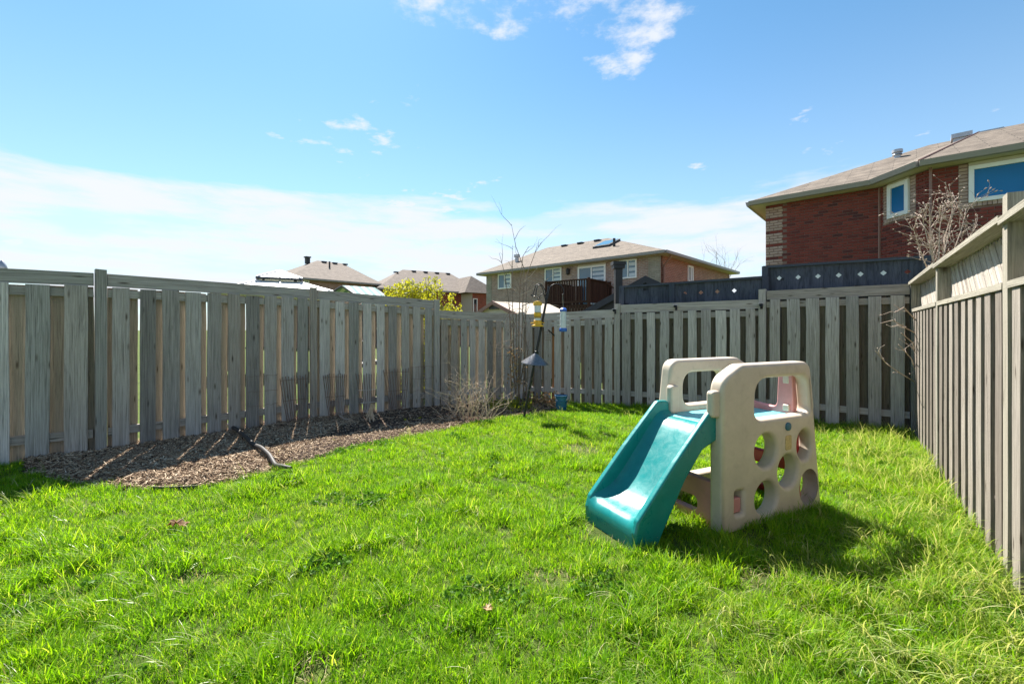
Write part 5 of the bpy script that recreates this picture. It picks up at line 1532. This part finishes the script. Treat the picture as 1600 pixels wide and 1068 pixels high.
# ------------------------------------------------------------------ grass and mulch chips (uncountable: one object each)
def blade(mb, p, az, ln, w, lean, curve, rnd, seg=4):
    d = Vector((math.cos(az), math.sin(az), 0)); s = Vector((-d[1], d[0], 0))
    tw = rnd.uniform(-.5, .5); s = (s * math.cos(tw) + d * math.sin(tw))
    q = Vector(p); a = lean; o = len(mb.v)
    for i in range(seg + 1):
        t = i / seg; ww = w * (1 - t ** 1.7) * (.75 + .5 * min(1, t * 3)) / 2
        if i < seg: mb.v += [tuple(q - s * ww), tuple(q + s * ww)]
        else: mb.v.append(tuple(q))
        q = q + (d * math.sin(a) + Vector((0, 0, 1)) * math.cos(a)) * (ln / seg)
        a += curve / seg
    for i in range(seg - 1): mb.f.append((o + 2 * i, o + 2 * i + 1, o + 2 * i + 3, o + 2 * i + 2))
    mb.f.append((o + 2 * seg - 2, o + 2 * seg - 1, o + 2 * seg))
def tuft(k, n, r, l0, l1, w, lean, curve, mat, seg=3, comb=None):
    rnd = random.Random(900 + k); mb = MB()
    for i in range(n):
        az = rnd.uniform(0, 6.283) if comb is None else rnd.gauss(0, comb)
        q = r * math.sqrt(rnd.random()); a2 = rnd.uniform(0, 6.283)
        blade(mb, (math.cos(a2) * q, math.sin(a2) * q, -.004), az, rnd.uniform(l0, l1), w * rnd.uniform(.7, 1.25), abs(rnd.gauss(lean, lean * .5)), rnd.uniform(.4, 1.3) * curve, rnd, seg)
    return mesh_from('tuft', mb, M[mat])
def scatter(name, meshes, pts, mat, label, cat):
    """points with a prototype index, turn, tilt and size -> instances inside one object"""
    protos = bpy.data.collections.new(name + '_protos')
    for i, me in enumerate(meshes):
        protos.objects.link(bpy.data.objects.new('%s_proto_%02d' % (name, i), me))
    me = bpy.data.meshes.new(name)
    me.from_pydata([p[0] for p in pts], [], [])
    for an, ty in (('idx', 'INT'), ('size', 'FLOAT'), ('turn', 'FLOAT_VECTOR')): me.attributes.new(an, ty, 'POINT')
    me.attributes['idx'].data.foreach_set('value', [p[1] for p in pts])
    me.attributes['size'].data.foreach_set('value', [p[3] for p in pts])
    me.attributes['turn'].data.foreach_set('vector', [c for p in pts for c in p[2]])
    me.materials.append(M[mat])
    ng = bpy.data.node_groups.new(name, 'GeometryNodeTree')
    ng.interface.new_socket('Geometry', in_out='INPUT', socket_type='NodeSocketGeometry')
    ng.interface.new_socket('Geometry', in_out='OUTPUT', socket_type='NodeSocketGeometry')
    N = ng.nodes.new; L = ng.links.new
    gi, go = N('NodeGroupInput'), N('NodeGroupOutput')
    ci = N('GeometryNodeCollectionInfo'); ci.inputs['Collection'].default_value = protos
    ci.inputs['Separate Children'].default_value = True; ci.inputs['Reset Children'].default_value = True
    io = N('GeometryNodeInstanceOnPoints'); io.inputs['Pick Instance'].default_value = True
    def na(nm, ty):
        n = N('GeometryNodeInputNamedAttribute'); n.data_type = ty; n.inputs['Name'].default_value = nm
        return n.outputs['Attribute']
    er = N('FunctionNodeEulerToRotation')
    L(na('turn', 'FLOAT_VECTOR'), er.inputs[0])
    L(gi.outputs[0], io.inputs['Points']); L(ci.outputs[0], io.inputs['Instance'])
    L(na('idx', 'INT'), io.inputs['Instance Index']); L(er.outputs[0], io.inputs['Rotation']); L(na('size', 'FLOAT'), io.inputs['Scale'])
    L(io.outputs[0], go.inputs[0])
    o = bpy.data.objects.new(name, me); COL.objects.link(o)
    md = o.modifiers.new('scatter', 'NODES'); md.node_group = ng
    tag(o, label, cat); o['kind'] = 'stuff'
    return o
def build_grass():
    rnd = random.Random(77)
    protos = []
    for k in range(6): protos.append(tuft(k, 12, .036, .042, .088, .0043, .42, .8, 'grass'))            # 0-5 short
    for k in range(4): protos.append(tuft(10 + k, 10, .032, .085, .15, .0045, .36, 1.0, 'grass', 4))       # 6-9 tall
    for k in range(4): protos.append(tuft(20 + k, 9, .035, .18, .34, .0044, .45, 1.5, 'grass_long', 6, .55))  # 10-13 long, combed
    for k in range(2): protos.append(tuft(30 + k, 6, .05, .05, .11, .0034, 1.1, .5, 'straw', 3))          # 14-15 straw
    for k in range(2):                                                                                      # 16-17 broad-leaved weeds
        r_ = random.Random(50 + k); mb = MB()
        for j in range(16):
            a = r_.uniform(0, 6.28); q = r_.uniform(.01, .045); h = r_.uniform(.02, .055)
            leaf_quad(mb, Vector((math.cos(a) * q, math.sin(a) * q, h)), r_.uniform(.010, .020), r_, .75)
        protos.append(mesh_from('tuft', mb, M['clover']))
    walls = [(V2(PL(-.02, .06, 0)), V2(PL(1.08, .06, 0))), (V2(PL(-.02, .61, 0)), V2(PL(1.08, .61, 0)))]
    slide = [V2(PL(-.56, .06, 0)), V2(PL(-.74, .06, 0)), V2(PL(-.74, .58, 0)), V2(PL(-.56, .58, 0))]
    fences = [(P[i], P[i + 1]) for i in range(5)] + [(B[i], B[i + 1]) for i in range(3)] + [(Q[i], Q[i + 1]) for i in range(3)]
    bare = [(gp(910, 703), .26), (gp(935, 840), .16), (gp(485, 1058), .12), (gp(860, 905), .13), (gp(300, 905), .10), (gp(1190, 905), .14)]
    pts = []
    for k in range(150000):
        y = .55 + (8.5 - .55) * rnd.random(); x = rnd.uniform(-7.6, 5.3)
        p = Vector((x, y)); dist = p.length
        if abs(x) > 1.30 * y + .9: continue
        dens = 1.0 if dist < 3.0 else (.8 if dist < 4.5 else .62)
        if rnd.random() > dens: continue
        if not inside(p, YARD): continue
        ib = inside(p, BEDPOLY)
        be = bed_edge(p) if (y > 3.4 and x < 1.2) else 9
        if ib and not (be < .05 and rnd.random() < .5): continue
        fd = min(seg_dist(p, a, b) for a, b in fences)
        if fd < .055: continue
        if min(seg_dist(p, a, b) for a, b in walls) < .068: continue
        if inside(p, slide): continue
        bf = min((p - V2(c)).length / r for c, r in bare)
        if bf < 1 and rnd.random() > bf ** 2 * .5 + .06: 
            if rnd.random() < .35: pts.append(((x, y, ground_z(x, y)), 14 + rnd.randint(0, 1), (0, 0, rnd.uniform(0, 6.28)), rnd.uniform(.6, 1)))
            continue
        n1 = noise.noise(Vector((x, y, 0)) * 1.7); n2 = noise.noise(Vector((x, y, 5)) * 4.2); n4 = noise.noise(Vector((x, y, 8)) * 9.0)
        rfd = min(seg_dist(p, Q[i], Q[i + 1]) for i in range(3))
        tall = .5 * n1 + .55 * n2 + .3 * n4 + (.9 * max(0, 1 - rfd / .9)) + (.35 if (x > .7 and y < 2.7) else 0) - (.15 if dist > 5.2 else 0)
        pf = .5 if min(seg_dist(p, a, b) for a, b in walls) < .22 else 0
        tall += pf + (.25 if fd < .2 else 0)
        if tall > .25 and rnd.random() < .5: i = 6 + rnd.randint(0, 3)
        else: i = rnd.randint(0, 5)
        lg = .16 * max(0, 1 - rfd / 1.3) + (.05 if (x > .3 and y < 2.6) else .008) + (.06 if (n1 > .15 and n2 > .1) else 0)
        turn = rnd.uniform(0, 6.283)
        if rnd.random() < lg * (1.25 if rfd < .8 else 1):
            i = 10 + rnd.randint(0, 3); turn = R(215) + 1.1 * noise.noise(Vector((x, y, 2)) * 1.1) + rnd.gauss(0, .35)
        elif rnd.random() < .02 + (.03 if n4 > .3 else 0): i = 14 + rnd.randint(0, 1)
        elif noise.noise(Vector((x, y, 13)) * 2.4) > .38 and rnd.random() < .22: i = 16 + rnd.randint(0, 1)
        sc = (.82 + .42 * n2 + .25 * n1 + .14 * n4) * rnd.uniform(.8, 1.25)
        if i < 6 and tall > .3: sc *= 1.2
        sc = max(.42, min(1.6, sc))
        if i >= 10 and i < 14: sc = rnd.uniform(.55, 1.0) * (1.05 if rfd < .7 else .8)
        if be < .15: sc = min(sc, .9)
        pts.append(((x, y, ground_z(x, y)), i, (rnd.gauss(0, .13), rnd.gauss(0, .13), turn), sc))
    scatter('lawn_grass', protos, pts, 'grass', 'thick bright green lawn grass, longer and paler by the right fence', 'grass')
    print('grass tufts', len(pts))
build_grass()
def build_chips():
    rnd = random.Random(99); protos = []
    for k in range(8):
        mb = MB(); r = random.Random(k)
        for j in range(3):
            c = Vector((r.uniform(-.025, .025), r.uniform(-.025, .025), .006 + .006 * j)); a = r.uniform(0, 6.28)
            l, w, h = r.uniform(.018, .055), r.uniform(.005, .012), r.uniform(.002, .005)
            ax = Vector((math.cos(a), math.sin(a), r.uniform(-.2, .3))).normalized(); s = Vector((-ax[1], ax[0], 0)).normalized(); u = ax.cross(s)
            q = lambda i_, j_, k_: c + ax * (i_ * l / 2) + s * (j_ * w / 2 * (1 if i_ < 0 else .55)) + u * (k_ * h / 2)
            mb.hexa([q(-1, -1, -1), q(1, -1, -1), q(1, 1, -1), q(-1, 1, -1)], [q(-1, -1, 1), q(1, -1, 1), q(1, 1, 1), q(-1, 1, 1)])
        protos.append(mesh_from('chip', mb, M['chip']))
    pts = []
    for k in range(85000):
        x, y = rnd.uniform(-5.1, 1.2), rnd.uniform(3.65, 8.6); p = Vector((x, y))
        if not inside(p, BEDPOLY): continue
        e = bed_edge(p)
        keep = 1.0 if x < -2.3 else (.8 if e < .55 else .22)
        if rnd.random() > keep: continue
        pts.append(((x, y, bed_z(x, y)), rnd.randint(0, 7), (rnd.gauss(0, .25), rnd.gauss(0, .25), rnd.uniform(0, 6.28)), rnd.uniform(.35, .95) * (1 if x < -2.3 else .75)))
    scatter('mulch_chips', protos, pts, 'chip', 'brown wood mulch chips covering the bed by the fence', 'mulch')
build_chips()
